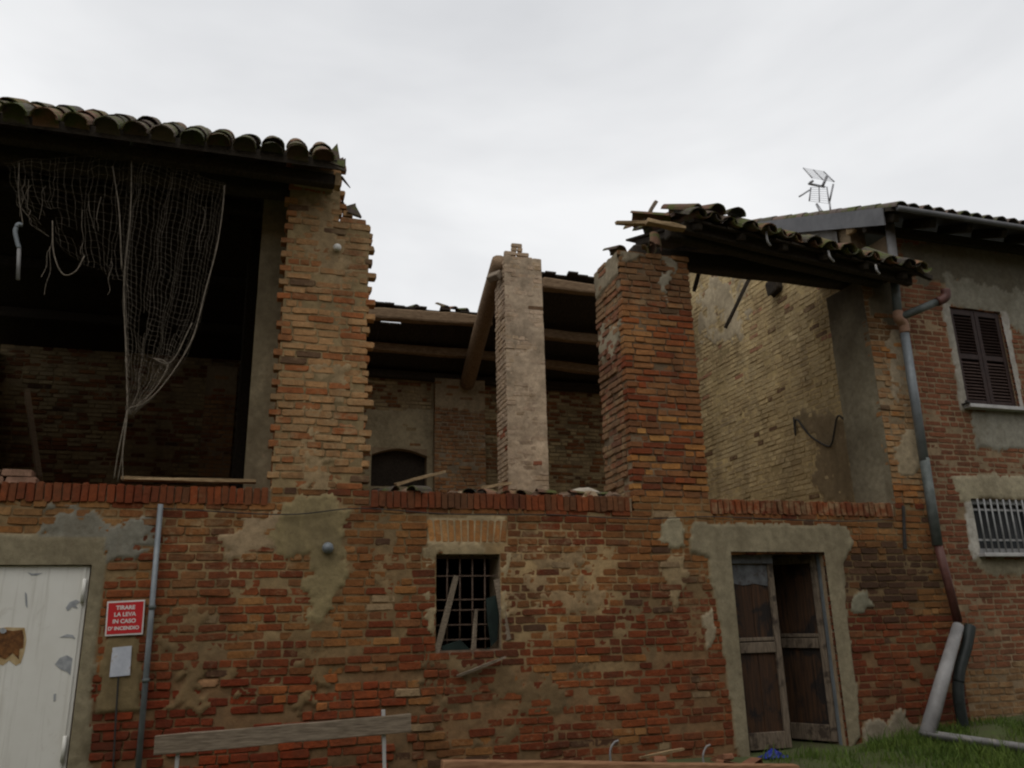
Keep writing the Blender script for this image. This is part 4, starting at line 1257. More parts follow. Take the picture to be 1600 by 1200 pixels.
# verge flashing, board under it, eaves gutter and soffit timbers
fl = MB()
def strip(x, y0, y1, d0, d1, t):
    fl.add([(x, y0, zh(y0) + d0), (x, y1, zh(y1) + d0), (x, y1, zh(y1) + d1), (x, y0, zh(y0) + d1), (x + t, y0, zh(y0) + d0), (x + t, y1, zh(y1) + d0), (x + t, y1, zh(y1) + d1), (x + t, y0, zh(y0) + d1)],
           [(0, 1, 2, 3), (7, 6, 5, 4), (0, 4, 5, 1), (3, 2, 6, 7), (0, 3, 7, 4), (1, 5, 6, 2)])
strip(7.50, -0.40, 4.6, -0.20, 0.05, 0.02)
fl.build('verge_flashing', 'flashing', hroof)
MB().tube([(7.56, -0.60, zh(-0.52) + 0.0), (13.0, -0.60, zh(-0.52) - 0.02)], 0.036, 12).build('gutter', 'flashing', hroof, smooth=True)
for i in range(9):
    xx = 7.66 + i * 0.6
    timber('rafter_end', (xx, -0.46, zh(-0.46) - 0.07), (xx, 0.02, zh(0.02) - 0.07), 0.10, 0.12, hroof, 'darkwood', seg=1, j=0.003)
timber('wall_plate', (7.55, 0.02, 6.40), (11.0, 0.02, 6.40), 0.08, 0.14, hroof, 'darkwood', seg=2)
timber('purlin_end', (7.54, 0.28, 6.52), (7.62, 0.28, 6.52), 0.16, 0.16, hroof, 'yellowwood', seg=1)

# rainwater pipe in five lengths, and its branch
dp = MB().tube([(7.842, -0.140, 6.470), (7.808, -0.140, 5.899), (7.766, -0.140, 5.562)], 0.058, 12).build('downpipe', 'whitepipe', house, smooth=True)
MB().tube([(7.773, -0.140, 5.600), (7.724, -0.140, 5.072)], 0.055, 12).build('pipe_length', 'zinc_d', dp, smooth=True)
MB().tube(curve_pts([(7.734, -0.140, 5.126), (7.719, -0.150, 5.041), (7.795, -0.130, 4.976), (7.812, -0.120, 4.857)], 5), 0.066, 12).build('elbow', 'copper', dp, smooth=True)
MB().tube([(7.805, -0.120, 4.927), (7.776, -0.120, 3.173)], 0.056, 12).build('pipe_length', 'zinc', dp, smooth=True)
MB().tube([(7.782, -0.120, 3.205), (7.765, -0.120, 2.144)], 0.059, 12).build('pipe_length', 'zinc_d', dp, smooth=True)
MB().tube([(7.765, -0.120, 2.190), (7.823, -0.120, 1.748), (7.896, -0.100, 1.258)], 0.050, 12).build('pipe_length', 'brownpipe', dp, smooth=True)
MB().tube([(7.731, -0.160, 5.047), (8.231, -0.350, 5.253)], 0.050, 12).build('branch_pipe', 'zinc_d', dp, smooth=True)
MB().tube(curve_pts([(8.184, -0.350, 5.231), (8.278, -0.370, 5.277), (8.320, -0.380, 5.322), (8.327, -0.380, 5.403)], 5), 0.06, 12).build('elbow', 'brownpipe', dp, smooth=True)

# ------------------------------------------------------------------ openings of the barn
# plank door, one leaf closed and one ajar
def leaf(name, xf, flip, label):
    p = MB(xf)
    for i in range(4):
        x = 0.075 + i * 0.115
        p.box((x, 0.012 + 0.004 * (i % 2), 0.10), (x + 0.112, 0.04, 1.97))
    base = tag(p.build(name, 'door_panel', barn), label)
    for x in (0.0, 0.53):
        MB(xf).box((x, -0.008, 0.0), (x + 0.075, 0.045, 2.03), 0.002).build('stile', 'door_frame', base, bevel=0.006)
    for z0, z1, y in ((0.0, 0.17, -0.012), (0.98, 1.09, -0.014), (1.10, 1.14, -0.004), (1.93, 2.028, -0.005)):
        MB(xf).box((0.078, y, z0), (0.527, 0.043, z1), 0.002).build('rail', 'door_frame', base, bevel=0.006)
    return base
L1 = leaf('door_leaf', Matrix.Translation((5.005, 0.13, 0.01)), 0, 'closed weathered plank door leaf with a grey tin strip')
T2 = Matrix.Translation((6.205, 0.13, 0.03)) @ Matrix.Rotation(math.radians(-58), 4, 'Z') @ Matrix.Translation((-0.605, 0, 0))
L2 = leaf('door_leaf', T2, 1, 'dark plank door leaf standing ajar')
MB().prism([(5.05, 1.74), (5.2, 1.71), (5.36, 1.73), (5.53, 1.70), (5.54, 1.93), (5.05, 1.94)], 0.137, 0.142).build('grey_patch', 'panel', L1)  # grey patch across the top of the closed leaf
MB().box((5.0, 0.10, 1.95), (5.60, 0.127, 2.055), 0.002).build('rail', 'panel', L1)
MB().box((6.212, 0.08, 0.0), (6.235, 0.13, 2.06)).build('door_jamb', 'zinc', wall)

# barred window with its splintered shutter boards
gr = MB().box((1.66, 0.090, 2.0), (2.34, 0.098, 2.012)).build('window', 'grille', barn)
for i, xx in enumerate((1.80, 1.93, 2.06, 2.19)):
    MB().tube([(xx, 0.10, 1.06), (xx + 0.004, 0.10, 2.05)], 0.0085, 6).build('bar', 'grille', gr, smooth=True)
for zz in (1.83, 1.60, 1.50, 1.36, 1.22):
    MB().box((1.66, 0.086, zz - 0.006), (2.34, 0.094, zz + 0.006)).build('bar', 'grille', gr)
MB().box((1.66, 0.02, 1.02), (2.34, 0.3, 1.13), 0.012).build('sill', 'rubble', gr)
def board(name, a, b, w, t, label, cat, group=None, mat='plank', seg=3, j=0.006, roll=0.0, taper=1.0):
    o = MB().beam(a, b, w, t, j=j, seg=seg, roll=roll, taper=taper).build(name, mat)
    return tag(o, label, cat, group)
board('broken_board', (1.669, 0.020, 1.071), (1.888, 0.060, 1.828), 0.065, 0.02, 'split grey board slanting across the left side of the barred window', 'board', roll=math.pi / 2, taper=0.75)
board('broken_board', (2.038, 0.030, 0.976), (2.092, 0.070, 1.504), 0.055, 0.02, 'short upright grey board standing in the middle of the barred window', 'board', roll=math.pi / 2, taper=0.8)
board('broken_board', (2.392, 0.000, 1.205), (2.304, 0.050, 1.794), 0.07, 0.02, 'rotten board leaning on the right edge of the barred window', 'board', roll=math.pi / 2, taper=0.8)
board('fallen_lath', (1.869, -0.040, 0.887), (2.351, -0.060, 1.052), 0.035, 0.02, 'thin pale lath lying aslant below the barred window', 'lath', mat='plank')
MB_g = MB().prism([(2.194, 1.607), (2.294, 1.637), (2.325, 1.450), (2.307, 1.206), (2.240, 1.148), (2.204, 1.391)], 0.06, 0.075, 0.006)
tag(MB_g.build('green_scrap', 'green'), 'torn dark green scrap hanging inside the barred window', 'scrap')
MB_g = MB().prism([(1.731, 1.163), (1.922, 1.217), (2.050, 1.095), (2.212, 1.137), (2.256, 1.017), (2.049, 0.965), (1.795, 0.986)], 0.03, 0.06, 0.01)
tag(MB_g.build('green_scrap', 'green'), 'dark green rags lying on the sill of the barred window', 'scrap')

# white steel door on the left
wd = MB().box((-2.74, 0.02, 0.02), (-1.425, 0.07, 1.935)).build('white_door', 'white', barn, bevel=0.004)
MB().box((-1.475, 0.012, 0.03), (-1.455, 0.019, 1.925)).build('edge_fold', 'white', wd)
for z0 in (1.62, 0.35):
    MB().tube([(-1.455, 0.0, z0), (-1.455, 0.0, z0 + 0.20)], 0.016, 10).build('hinge', 'white', wd, smooth=True)
def blob(cx, cz, rx, rz, y0, y1, mat, name, parent, n=18, seed=0):
    r = random.Random(seed)
    poly = [(cx + rx * math.cos(a) * r.uniform(0.75, 1.15), cz + rz * math.sin(a) * r.uniform(0.75, 1.15)) for a in [2 * math.pi * i / n for i in range(n)]]
    return MB().prism(poly, y0, y1).build(name, mat, parent)
MB().prism([(-2.115, 1.378), (-2.015, 1.407), (-1.956, 1.395), (-1.886, 1.403), (-1.868, 1.341), (-1.862, 1.259), (-1.889, 1.249), (-1.883, 1.167), (-1.933, 1.220), (-1.983, 1.171), (-2.053, 1.203), (-2.108, 1.266)], 0.0135, 0.0190).build('rust_patch', 'rust', wd)
MB().prism([(-2.147, 1.410), (-2.008, 1.427), (-1.873, 1.419), (-1.846, 1.320), (-1.848, 1.227), (-1.865, 1.136), (-1.900, 1.117), (-1.953, 1.160), (-1.994, 1.121), (-2.083, 1.154), (-2.138, 1.277)], 0.0172, 0.0195).build('rust_stain', 'ruststain', wd)
blob(-2.03, 1.40, 0.03, 0.022, 0.008, 0.0130, 'paint_flake', 'lock_plate', wd, 10, seed=4)
for poly in ([(-1.579, 1.576), (-1.555, 1.623), (-1.508, 1.644), (-1.471, 1.627), (-1.503, 1.601), (-1.484, 1.569), (-1.531, 1.585), (-1.561, 1.549)], [(-1.599, 1.334), (-1.543, 1.359), (-1.498, 1.352), (-1.464, 1.310), (-1.506, 1.332), (-1.560, 1.333)],
             [(-1.606, 1.118), (-1.574, 1.168), (-1.523, 1.187), (-1.475, 1.159), (-1.471, 1.082), (-1.451, 0.999), (-1.506, 1.053), (-1.558, 1.075)], [(-1.912, 1.878), (-1.872, 1.867), (-1.794, 1.872), (-1.840, 1.851), (-1.879, 1.851)], [(-1.586, 0.879), (-1.568, 0.883), (-1.566, 0.828), (-1.580, 0.823)], [(-1.910, 1.713), (-1.893, 1.697), (-1.873, 1.580), (-1.890, 1.602)]):
    MB().prism(poly, 0.0165, 0.0188).build('paint_flake', 'paint_flake', wd)

# ------------------------------------------------------------------ small things on the wall
sg = empty('warning_sign', (-1.10, -0.03, 1.34), 'red square fire warning sign with white lettering above the enamel plate', 'sign')
MB().prism([(-1.251, 1.624), (-0.949, 1.636), (-0.940, 1.344), (-1.239, 1.335)], -0.028, -0.012).build('plate', 'signwhite', sg)
MB().prism([(-1.239, 1.610), (-0.958, 1.622), (-0.952, 1.357), (-1.228, 1.348)], -0.030, -0.0275).build('face', 'red', sg)
def text_mesh(body, loc, size, mat, parent, rot):
    cu = bpy.data.curves.new('lettering', 'FONT')
    cu.body = body; cu.size = size; cu.align_x = 'CENTER'; cu.extrude = 0.0006; cu.offset = 0.0014
    t = bpy.data.objects.new('tmp', cu)
    C.objects.link(t)
    dg = bpy.context.evaluated_depsgraph_get()
    me = bpy.data.meshes.new_from_object(t.evaluated_get(dg))
    bpy.data.objects.remove(t)
    me.materials.clear(); me.materials.append(M[mat])
    o = bpy.data.objects.new('lettering', me)
    o.matrix_basis = Matrix.Translation(loc) @ Matrix.Rotation(rot, 4, 'Y') @ Matrix.Rotation(math.pi / 2, 4, 'X')
    return link(o, parent)
for i, line in enumerate(('TIRARE', 'LA LEVA', 'IN CASO', "D' INCENDIO")):
    text_mesh(line, (-1.098, -0.0306, 1.556 - i * 0.057), 0.047 if i < 3 else 0.041, 'signwhite', sg, -0.03)
ep = MB().prism([(-1.169, 1.239), (-1.018, 1.250), (-1.008, 1.009), (-1.168, 1.000)], -0.026, -0.012)
tag(ep.build('enamel_plate', 'plate'), 'small chipped pale enamel plate below the red sign', 'plate')
cab = MB().tube([(-1.096, -0.030, 0.997), (-1.082, -0.030, 0.681), (-1.056, -0.030, 0.211)], 0.008, 6)
tag(cab.build('cable', 'cable'), 'thin black cable running down below the enamel plate', 'cable')
cd = empty('conduit', (-0.90, -0.05, 0.0), 'straight grey conduit pipe standing against the wall beside the red sign', 'pipe')
MB().tube([(-0.899, -0.050, 2.474), (-0.863, -0.050, 0.104)], 0.024, 12).build('pipe', 'zinc', cd, smooth=True)
for (a, b) in (((-0.883, -0.050, 1.585), (-0.880, -0.050, 1.552)), ((-0.876, -0.050, 0.979), (-0.872, -0.050, 0.948))):
    MB().tube([a, b], 0.031, 12).build('clip', 'zinc_d', cd, smooth=True)
lm = MB().tube([(0.61, 0.0, 2.09), (0.61, -0.05, 2.09), (0.61, -0.075, 2.09), (0.61, -0.095, 2.09), (0.61, -0.105, 2.09)], [0.045, 0.055, 0.05, 0.035, 0.01], 14)
tag(lm.build('vent_lid', 'zinc', smooth=True), 'round grey metal vent lid on the cream render below the toothed pillar', 'vent')
wc = curve_pts([(-0.9, -0.035, 2.44), (0.2, -0.045, 2.40), (0.9, -0.05, 2.47), (1.8, -0.04, 2.43), (2.9, -0.04, 2.44), (3.9, -0.05, 2.41), (4.8, -0.04, 2.45), (6.4, -0.04, 2.42), (7.25, -0.04, 2.46)], 8)
tag(MB().tube(wc, 0.006, 5).build('wall_cable', 'cable'), 'thin dark cable sagging along the facade under the sill bricks', 'cable')
ck = MB().prism([(7.431, 2.630), (7.466, 2.615), (7.419, 2.321), (7.396, 2.108), (7.349, 2.108), (7.396, 2.397)], -0.010, -0.024)  # thin dark strip standing for a crack in the wall
tag(ck.build('wall_crack', 'cable'), 'dark vertical strap on the brick wall beside the downpipe', 'crack')

# debris along the sill of the open hayloft
dr = random.Random(9)
def chunk(name, loc, s, mat, label, cat, group=None, flat=0.5, col=None):
    r = random.Random(int(loc[0] * 1000))
    mb = MB()
    vs, n = [], 7
    for lev, q in ((0, 1.0), (0.5, 0.95), (1, 0.55)):
        for k in range(n):
            a = 2 * math.pi * k / n
            rr = s * q * r.uniform(0.6, 1.15)
            vs.append((loc[0] + rr * math.cos(a) * 1.4, loc[1] + rr * math.sin(a), loc[2] + s * flat * lev * r.uniform(0.7, 1.2)))
    fs = [tuple(range(n - 1, -1, -1)), tuple(2 * n + k for k in range(n))]
    for l in (0, 1):
        for k in range(n):
            fs.append((l * n + k, l * n + (k + 1) % n, (l + 1) * n + (k + 1) % n, (l + 1) * n + k))
    mb.add(vs, fs)
    return tag(mb.build(name, mat), label, cat, group)
for i in range(30):
    x = dr.uniform(1.05, 3.75)
    chunk('rubble_lump', (x, dr.uniform(0.08, 0.35), 2.644), dr.uniform(0.03, 0.09), dr.choice(('rubble', 'rubble', 'core', 'darkwood')),
          'lump of rubble on the loft sill between the two brick pillars', 'rubble', 'rubble on the middle sill', 0.9)
for i in range(9):
    x = dr.choice((5.5, 5.65, 5.75, 6.0, 7.1, 7.2, 6.2)) + dr.uniform(-0.05, 0.05)
    chunk('rubble_lump', (x, dr.uniform(0.10, 0.3), 2.644), dr.uniform(0.03, 0.07), 'rubble', 'lump of rubble on the loft sill below the pale gable wall', 'rubble', 'rubble on the far sill', 0.8)
for i in range(14):
    x = dr.uniform(1.1, 3.75)
    T = Matrix.Translation((x, dr.uniform(0.08, 0.3), 2.66)) @ Matrix.Rotation(dr.uniform(0, 6), 4, 'Z') @ Matrix.Rotation(dr.uniform(-0.5, 0.5), 4, 'Y') @ Matrix.Diagonal((0.8, 0.45, 0.7, 1))
    o = put_tile(T, None, dr, 'tile_shard', 0.9)
    tag(o, 'broken roof tile shard on the loft sill between the two brick pillars', 'tile shard', 'tile shards on the middle sill')
board('broken_batten', (1.290, 0.250, 2.763), (1.853, 0.450, 2.950), 0.05, 0.03, 'yellowish broken batten lying on the loft sill beside the ridge pillar', 'batten', mat='yellowwood')
board('broken_batten', (2.206, 0.250, 2.754), (2.551, 0.300, 2.819), 0.05, 0.03, 'flat pale batten end on the loft sill in front of the ridge pillar', 'batten', mat='yellowwood')
sk = MB()
n, m = 14, 8
for i in range(n):
    for k in range(m):
        s, t = i / (n - 1), k / (m - 1)
        x = 3.02 + 0.68 * s
        y = 0.12 + 0.30 * t
        e = math.sin(math.pi * t) * math.sin(math.pi * min(1, max(0, 0.06 + s * 0.92)))
        sk.v.append((x, y, 2.66 + (0.06 + 0.12 * s) * e + 0.02 * fb(x, y, 1, 7, 3) * e)); sk.t.append((1, 1, 1, 1))
for i in range(n - 1):
    for k in range(m - 1):
        sk.f.append((i * m + k, (i + 1) * m + k, (i + 1) * m + k + 1, i * m + k + 1))
o = sk.build('sacking', 'cloth', smooth=True)
sd = o.modifiers.new('thick', 'SOLIDIFY'); sd.thickness = 0.012
tag(o, 'crumpled pale sacking on the loft sill beside the right brick pillar', 'sack')
bp = empty('brick_stack', (-2.3, 0.2, 2.65), 'short stack of loose pinkish bricks on the loft sill at left edge', 'brick stack')
for r_ in range(2):
    for i in range(5):
        o = bpy.data.objects.new('brick', UNIT_MESH[(i + r_ * 3) % 16])
        o.matrix_basis = FR.mat() @ Matrix.Translation((-3.1 + i * 0.255 - r_ * 0.04, 0.06, 2.68 + r_ * 0.068)) @ Matrix.Diagonal((0.24, 0.12, 0.062, 1))
        o.color = (0.32, 0.19, 0.13, 0.35); link(o, bp)
board('sill_board', (-1.271, 0.100, 2.724), (-0.086, 0.120, 2.736), 0.10, 0.03, 'narrow worn board lying on the loft sill beside the net tail', 'board', mat='yellowwood')
board('leaning_pole', (-2.997, 4.500, 3.413), (-3.874, 6.600, 5.194), 0.07, 0.07, 'dim pole leaning against the rear wall inside the dark bay', 'pole', mat='beam')
board('leaning_pole', (6.843, 1.600, 6.358), (6.464, 1.900, 5.538), 0.05, 0.04, 'thin dark pole hanging slantwise before the pale gable wall', 'pole', mat='darkwood')
board('leaning_pole', (5.538, 0.900, 6.002), (5.443, 1.000, 5.654), 0.05, 0.04, 'dark stick beside the head of the right brick pillar', 'stick', mat='darkwood')
gc = [(7.58, *q) for q in [(2.032, 4.242), (2.039, 3.966), (1.978, 4.199), (1.718, 3.895), (1.401, 3.676), (1.261, 3.683), (1.086, 4.011), (0.964, 3.954), (0.887, 3.818)]]
tag(MB().tube(curve_pts(gc, 6), 0.014, 6).build('draped_cable', 'cable', smooth=True), 'black cable draped in a W across the pale gable wall', 'cable')
for q in [(2.067, 6.381)]:
    MB().beam((7.46, q[0], q[1]), (7.70, q[0], q[1] + 0.03), 0.22, 0.22, j=0.05, seg=3, taper=1.3).build('beam_end', 'darkwood', gable, bevel=0.05)

# ------------------------------------------------------------------ torn net under the standing eaves
net = empty('torn_net', (-1.3, -0.28, 2.66), 'torn pale twine net hanging in folds from the tiled eaves', 'net')
def bez(ctrl, t):
    P = [Vector(p) for p in ctrl]
    f = t * (len(P) - 1); i = min(int(f), len(P) - 2); k = f - i
    a, b, c_, d = P[max(i - 1, 0)], P[i], P[i + 1], P[min(i + 2, len(P) - 1)]
    return 0.5 * ((2 * b) + (c_ - a) * k + (2 * a - 5 * b + 4 * c_ - d) * k * k + (3 * b - a - 3 * c_ + d) * k ** 3)
def net_sheet(left, right_, nu, nv, th, fold, drop=None, seed=0.0):
    mb = MB()
    keep = {}
    for j in range(nv + 1):
        t = j / nv
        A, B = bez(left, t), bez(right_, t)
        wid = (B - A).length
        for i in range(nu + 1):
            s = i / nu
            p = A.lerp(B, s)
            p.y += fold * math.sin(s * 19 + seed + 2.2 * t) * (0.35 + 0.65 * t) + 0.03 * fb(s * 3, t * 3, seed, 1.5, 3)
            p.x += 0.030 * fb(s * 4, t * 5, seed + 3, 1.7, 4) + 0.018 * math.sin(s * 23 + t * 3) * min(1, wid)
            p.z += 0.036 * fb(s * 4, t * 4, seed + 7, 1.6, 4) - 0.05 * math.sin(math.pi * s) * t
            mb.v.append(tuple(p)); mb.t.append((1, 1, 1, 1))
    W = nu + 1
    for j in range(nv):
        for i in range(nu):
            if drop and drop((i + 0.5) / nu, (j + 0.5) / nv):
                continue
            mb.f.append((j * W + i, j * W + i + 1, (j + 1) * W + i + 1, (j + 1) * W + i))
    o = mb.build('netting', 'net', net)
    w = o.modifiers.new('twine', 'WIREFRAME'); w.thickness = th; w.use_even_offset = False; w.use_replace = True
    return o
net_sheet([(-1.446, -0.280, 5.881), (-1.483, -0.280, 5.245), (-1.418, -0.280, 4.519), (-1.306, -0.260, 3.838), (-1.236, -0.250, 3.308)],
          [(-0.573, -0.280, 5.672), (-0.602, -0.280, 4.947), (-0.695, -0.270, 4.204), (-0.892, -0.260, 3.620), (-1.166, -0.250, 3.300)], 24, 48, 0.003, 0.06,
          lambda s, t: t > 0.55 and fb(s * 3, t * 3, 2.0, 1.4, 2) > 0.36, 0.4)
net_sheet([(-2.526, -0.300, 5.623), (-2.453, -0.300, 5.399), (-2.340, -0.300, 5.182), (-2.199, -0.300, 4.991)],
          [(-1.435, -0.280, 5.883), (-1.440, -0.290, 5.383), (-1.424, -0.290, 4.909), (-1.394, -0.290, 4.517)], 19, 15, 0.003, 0.03,
          lambda s, t: (t > 0.72 - 0.3 * math.sin(s * 3.1) and s < 0.62 and t > 0.55 and fb(s * 5, t * 5, 1.0, 1.2, 2) > -0.05), 2.0)
for pts_, r_ in ((curve_pts([(-1.470, -0.300, 6.023), (-1.402, -0.300, 5.246), (-1.385, -0.280, 4.523), (-1.292, -0.270, 3.774), (-1.232, -0.270, 3.292), (-1.229, -0.260, 2.999), (-1.253, -0.200, 2.651)], 8), 0.0048),
                 (curve_pts([(-0.578, -0.280, 5.657), (-0.578, -0.280, 5.334), (-0.603, -0.270, 4.952), (-0.664, -0.270, 4.537), (-0.746, -0.270, 4.006), (-0.922, -0.270, 3.602), (-1.085, -0.270, 3.372), (-1.227, -0.270, 3.304)], 8), 0.0061),
                 (curve_pts([(-0.760, -0.270, 4.166), (-0.905, -0.270, 3.771), (-1.061, -0.270, 3.791), (-0.935, -0.270, 3.738), (-1.031, -0.270, 3.485), (-1.176, -0.270, 3.319)], 8), 0.0054),
                 (curve_pts([(-2.052, -0.290, 5.062), (-2.001, -0.290, 4.741), (-1.903, -0.290, 4.540), (-1.801, -0.290, 4.577), (-1.745, -0.290, 4.739)], 8), 0.0054),
                 (curve_pts([(-1.610, -0.290, 5.707), (-1.503, -0.290, 5.237), (-1.420, -0.280, 4.650)], 8), 0.0054),
                 (curve_pts([(-1.232, -0.270, 3.292), (-1.264, -0.260, 2.939), (-1.286, -0.200, 2.673)], 8), 0.0054),
                 (curve_pts([(-1.232, -0.270, 3.292), (-1.233, -0.260, 2.940), (-1.211, -0.200, 2.652)], 8), 0.0048),
                 (curve_pts([(-2.400, -0.290, 5.615), (-2.366, -0.290, 5.317), (-2.285, -0.290, 4.985)], 8), 0.0041)):
    MB().tube(pts_, r_, 6).build('cord', 'net', net, smooth=True)
sr = random.Random(31)
for i in range(11):                                         # loose strands and snags
    x = -2.35 + 1.6 * sr.random(); z = 5.5 - 1.6 * sr.random() * (0.35 + 0.65 * (x + 2.35) / 1.6)
    pts_ = [(x, -0.28 + sr.uniform(-0.06, 0.03), z)]
    for k in range(4):
        q_ = pts_[-1]
        pts_.append((q_[0] + sr.uniform(-0.03, 0.03), q_[1] + sr.uniform(-0.02, 0.02), q_[2] - sr.uniform(0.03, 0.16)))
    MB().tube(curve_pts(pts_, 4), 0.0022, 4).build('strand', 'net', net)
MB().tube([(-1.470, -0.320, 6.054), (-1.458, -0.310, 5.918)], 0.016, 8).build('hanger', 'whitepipe', net, smooth=True)
hook = empty('hook_rod', (-2.256, -0.290, 4.457), 'pale rod with a hooked top hanging at the far left under the eaves', 'hook')
MB().tube(curve_pts([(-2.290, -0.290, 4.984), (-2.327, -0.290, 4.986), (-2.338, -0.290, 4.913), (-2.309, -0.290, 4.813), (-2.285, -0.290, 4.752)], 6), 0.020, 8).build('hook', 'zinc', hook, smooth=True)
MB().tube([(-2.287, -0.290, 4.764), (-2.254, -0.290, 4.444)], 0.016, 8).build('rod', 'whitepipe', hook, smooth=True)

# ------------------------------------------------------------------ antenna on the house roof
AX, AY = 8.5, 1.66
ant = empty('tv_antenna', (AX, AY, zh(AY)), 'grey television antenna with grid reflectors on the house roof', 'antenna')
def ln(name, a, b, r, r2=None):
    MB().tube([a, b], [r, r2 or r], 8).build(name, 'alu', ant, smooth=True)
ln('mast', (8.452, 1.620, 7.589), (8.460, 1.620, 7.798), 0.016)
ln('mast_plate', (8.459, 1.620, 7.786), (8.568, 1.600, 8.106), 0.016)
ln('boom', (7.965, 1.450, 7.942), (8.514, 1.750, 8.135), 0.020)
ln('boom', (7.979, 1.450, 7.956), (8.017, 1.400, 7.979), 0.020)
ln('bracket', (8.407, 1.660, 8.092), (8.516, 1.660, 8.274), 0.024)
ln('director', (7.709, 1.400, 7.650), (7.986, 1.480, 7.848), 0.014)
ln('stay', (8.057, 1.450, 7.592), (8.019, 1.300, 7.318), 0.020, 0.034)
def grid(a, b, c_, d, n, r):
    a, b, c_, d = Vector(a), Vector(b), Vector(c_), Vector(d)
    g = MB().tube([a, c_], r, 6).tube([b, d], r, 6).tube([(a + b) / 2, (c_ + d) / 2], r * 0.9, 6)
    for i in range(n):
        t = i / (n - 1)
        g.tube([a.lerp(c_, t), b.lerp(d, t)], 0.0032, 5)
    g.build('reflector', 'alu', ant, smooth=True)
grid((8.034, 1.500, 7.912), (8.609, 1.800, 8.177), (7.967, 1.500, 7.663), (8.605, 1.800, 7.868), 8, 0.011)
grid((8.315, 1.950, 8.574), (8.459, 1.650, 8.354), (8.298, 1.750, 8.268), (8.460, 1.450, 8.051), 8, 0.010)
# ------------------------------------------------------------------ things at the foot of the walls
lp = empty('gutter_length', (6.9, -0.45, 0.1), 'bent pale grey gutter leaning on the house corner and lying on the grass', 'gutter')
MB().tube([(7.827, -0.160, 1.216), (7.259, -0.380, 0.649), (6.784, -0.550, 0.137)], [0.062, 0.074, 0.08], 14).build('upright_length', 'whitepipe', lp, smooth=True)
gz = lambda x, y: ground_z(x, y)
half = MB()
ga, gb = Vector((6.784, -0.550, 0.137)), Vector((6.95, -1.62, 0.0))
ga.z = max(gz(ga.x, ga.y), ga.z - 0.02); gb.z = gz(gb.x, gb.y) + 0.05
ge = ga + (gb - ga) * 1.6
ge.z = gz(ge.x, ge.y) + 0.04
dirv = (ge - ga).normalized(); sv = dirv.cross(Vector((0, 0, 1))).normalized()
for i in range(9):
    c_ = ga.lerp(ge, i / 8)
    for t in (0.075, 0.068):
        for k in range(9):
            a = math.pi + math.pi * k / 8
            half.v.append(tuple(c_ + sv * math.cos(a) * t + Vector((0, 0, 1)) * (math.sin(a) * t + 0.07))); half.t.append((1, 1, 1, 1))
for i in range(8):
    for k in range(8):
        o_ = i * 18
        half.f.append((o_ + k, o_ + k + 1, o_ + 18 + k + 1, o_ + 18 + k)); half.f.append((o_ + 9 + k + 1, o_ + 9 + k, o_ + 27 + k, o_ + 27 + k + 1))
    half.f.append((i * 18, i * 18 + 18, i * 18 + 27, i * 18 + 9)); half.f.append((i * 18 + 8, i * 18 + 17, i * 18 + 35, i * 18 + 26))
half.build('lying_length', 'whitepipe', lp, smooth=True)
bpz = curve_pts([(8.025, -0.140, 1.211), (7.897, -0.160, 0.987), (7.714, -0.180, 0.715), (7.625, -0.200, 0.447), (7.619, -0.200, 0.100)], 18)
tag(MB().tube(bpz, [0.062] * len(bpz), 12, True, 0.05).build('drain_hose', 'blackpipe', smooth=True), 'black ribbed drain hose standing at the house corner behind the pale gutter', 'hose')

rl = empty('plank_rail', (0.3, -0.55, 0.0), 'long silver grey plank fixed to two pale stakes before the wall', 'plank rail')
MB().beam((-0.715, -0.500, 0.494), (1.348, -0.500, 0.554), 0.035, 0.145, j=0.004, seg=8).build('plank', 'plank', rl, bevel=0.006)
for (a, b) in (((1.111, -0.460, 0.666), (1.143, -0.460, -0.000)), ((-0.538, -0.460, 0.550), (-0.530, -0.460, 0.034))):
    b = (b[0], b[1], gz(b[0], b[1]) - 0.05)
    MB().beam(a, b, 0.038, 0.03, j=0.003, seg=3).build('stake', 'sillstone', rl)
tb = MB().beam((1.514, -1.000, 0.273), (4.852, -1.000, 0.012), 0.10, 0.09, j=0.006, seg=10)
tag(tb.build('timber_beam', 'timber', bevel=0.012), 'long reddish damp timber lying along the foot of the wall', 'beam')
bs_ = MB()
r9 = random.Random(4)
P0 = Vector((5.10, -0.28, 0.0)); P0.z = gz(P0.x, P0.y)
nb = 13
for i in range(nb):
    for k in range(nb):
        s, t = i / (nb - 1) - 0.5, k / (nb - 1) - 0.5
        rr = math.hypot(s, t) * 2
        x, y = P0.x + s * 0.26 + 0.03 * fb(s * 5, t * 5, 1, 1, 2), P0.y + t * 0.2 + 0.03 * fb(s * 5, t * 5, 7, 1, 2)
        bs_.v.append((x, y, gz(x, y) + 0.01 + max(0, 1 - rr) * 0.085 + 0.035 * abs(fb(s * 7, t * 7, 3, 1, 3)))); bs_.t.append((1, 1, 1, 1))
for i in range(nb - 1):
    for k in range(nb - 1):
        bs_.f.append((i * nb + k, (i + 1) * nb + k, (i + 1) * nb + k + 1, i * nb + k + 1))
o = bs_.build('blue_sheet', 'blue')
sd = o.modifiers.new('thick', 'SOLIDIFY'); sd.thickness = 0.004
tag(o, 'crumpled bright blue plastic sheet on the ground before the door', 'plastic sheet')
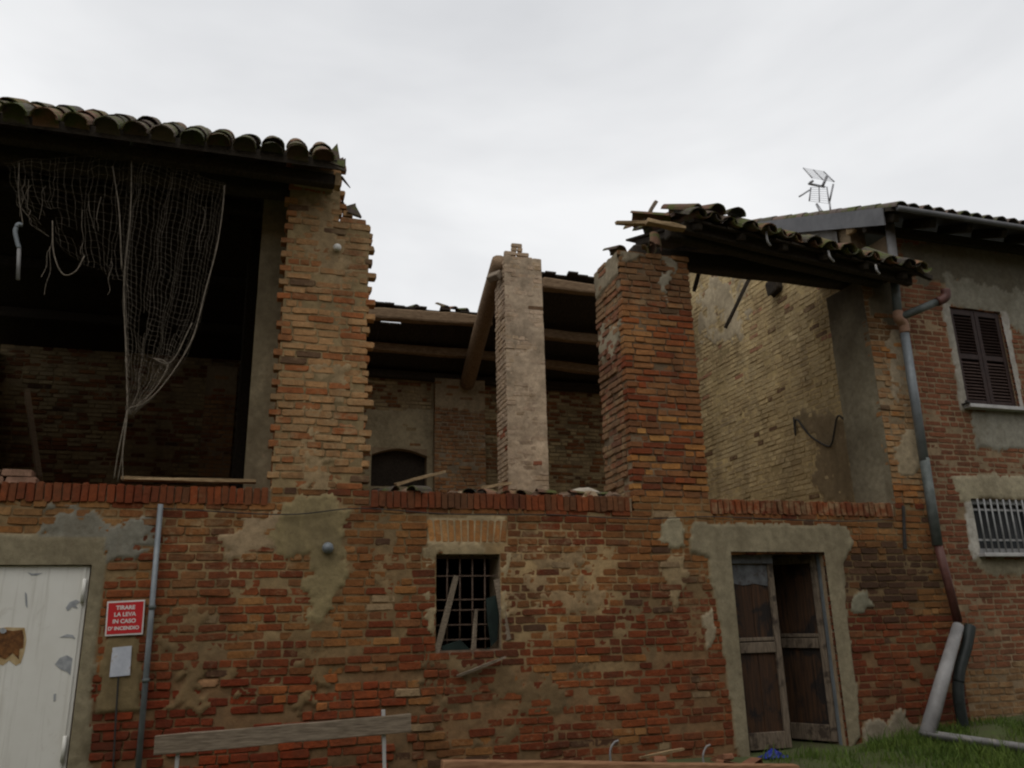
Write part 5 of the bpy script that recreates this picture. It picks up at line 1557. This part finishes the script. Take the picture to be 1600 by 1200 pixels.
for i, (u_, lab) in enumerate((((3.224, -0.500, 0.173), 'pale bent wire hoop nearer the barred window'), ((4.183, -0.500, 0.078), 'pale bent wire hoop nearer the plank door'))):
    x, y, z = u_
    z0 = gz(x, y)
    pts_ = curve_pts([(x, y, z0 - 0.02), (x - 0.01, y, z + 0.02), (x + 0.03, y, z + 0.10), (x + 0.08, y, z + 0.12)], 6)
    tag(MB().tube(pts_, 0.010, 6).build('wire_hoop', 'whitepipe', smooth=True), lab, 'wire')
for i in range(7):
    x = r9.uniform(3.3, 4.7); y = r9.uniform(-0.7, -0.15)
    T = Matrix.Translation((x, y, gz(x, y) + 0.03)) @ Matrix.Rotation(r9.uniform(0, 6), 4, 'Z') @ Matrix.Rotation(r9.uniform(-0.5, 0.5), 4, 'Y') @ Matrix.Diagonal((0.24, 0.12, 0.06, 1))
    o = bpy.data.objects.new('loose_brick', UNIT_MESH[i]); o.matrix_basis = T; o.color = (0.25, 0.11, 0.06, 0.3); link(o)
    tag(o, 'loose brick on the ground between the long timber and the wall', 'brick', 'loose bricks at the foot of the wall')
board('lath', (3.537, -0.450, 0.124), (4.026, -0.400, 0.165), 0.04, 0.02, 'short pale lath on the rubble left of the plank door', 'lath', mat='yellowwood')

# ------------------------------------------------------------------ grass
def make_grass():
    g = random.Random(12)
    mb = MB()
    for _ in range(42000):
        x = g.uniform(4.9, 11.0); y = g.uniform(-3.2, 0.06)
        if y > -0.12 and x < 7.3: continue
        d = fb(x, y, 3.0, 1.3, 3)
        if g.random() > 0.55 + 1.3 * d: continue
        if x < 6.3 and y > -0.25 - 0.1 * d: continue
        if x < 5.4 and g.random() < 0.6: continue
        z = ground_z(x, y)
        h = g.uniform(0.03, 0.10) * (1 + 0.9 * d) * (1.9 if g.random() < 0.06 else 1)
        a = g.uniform(0, 6.28); w = g.uniform(0.003, 0.006)
        lx, ly = g.gauss(0, 0.35) * h, g.gauss(0, 0.35) * h
        cx, cy = math.cos(a) * w, math.sin(a) * w
        n = len(mb.v)
        mb.v += [(x - cx, y - cy, z - 0.01), (x + cx, y + cy, z - 0.01), (x + lx * 0.4 + cx * 0.7, y + ly * 0.4 + cy * 0.7, z + h * 0.6), (x + lx * 0.4 - cx * 0.7, y + ly * 0.4 - cy * 0.7, z + h * 0.6), (x + lx, y + ly, z + h)]
        mb.t += [(1, 1, 1, 1)] * 5
        mb.f += [(n, n + 1, n + 2, n + 3), (n + 3, n + 2, n + 4)]
    tag(mb.build('grass', 'grass'), 'short green grass at the foot of the house and door', 'grass', kind='stuff')
make_grass()
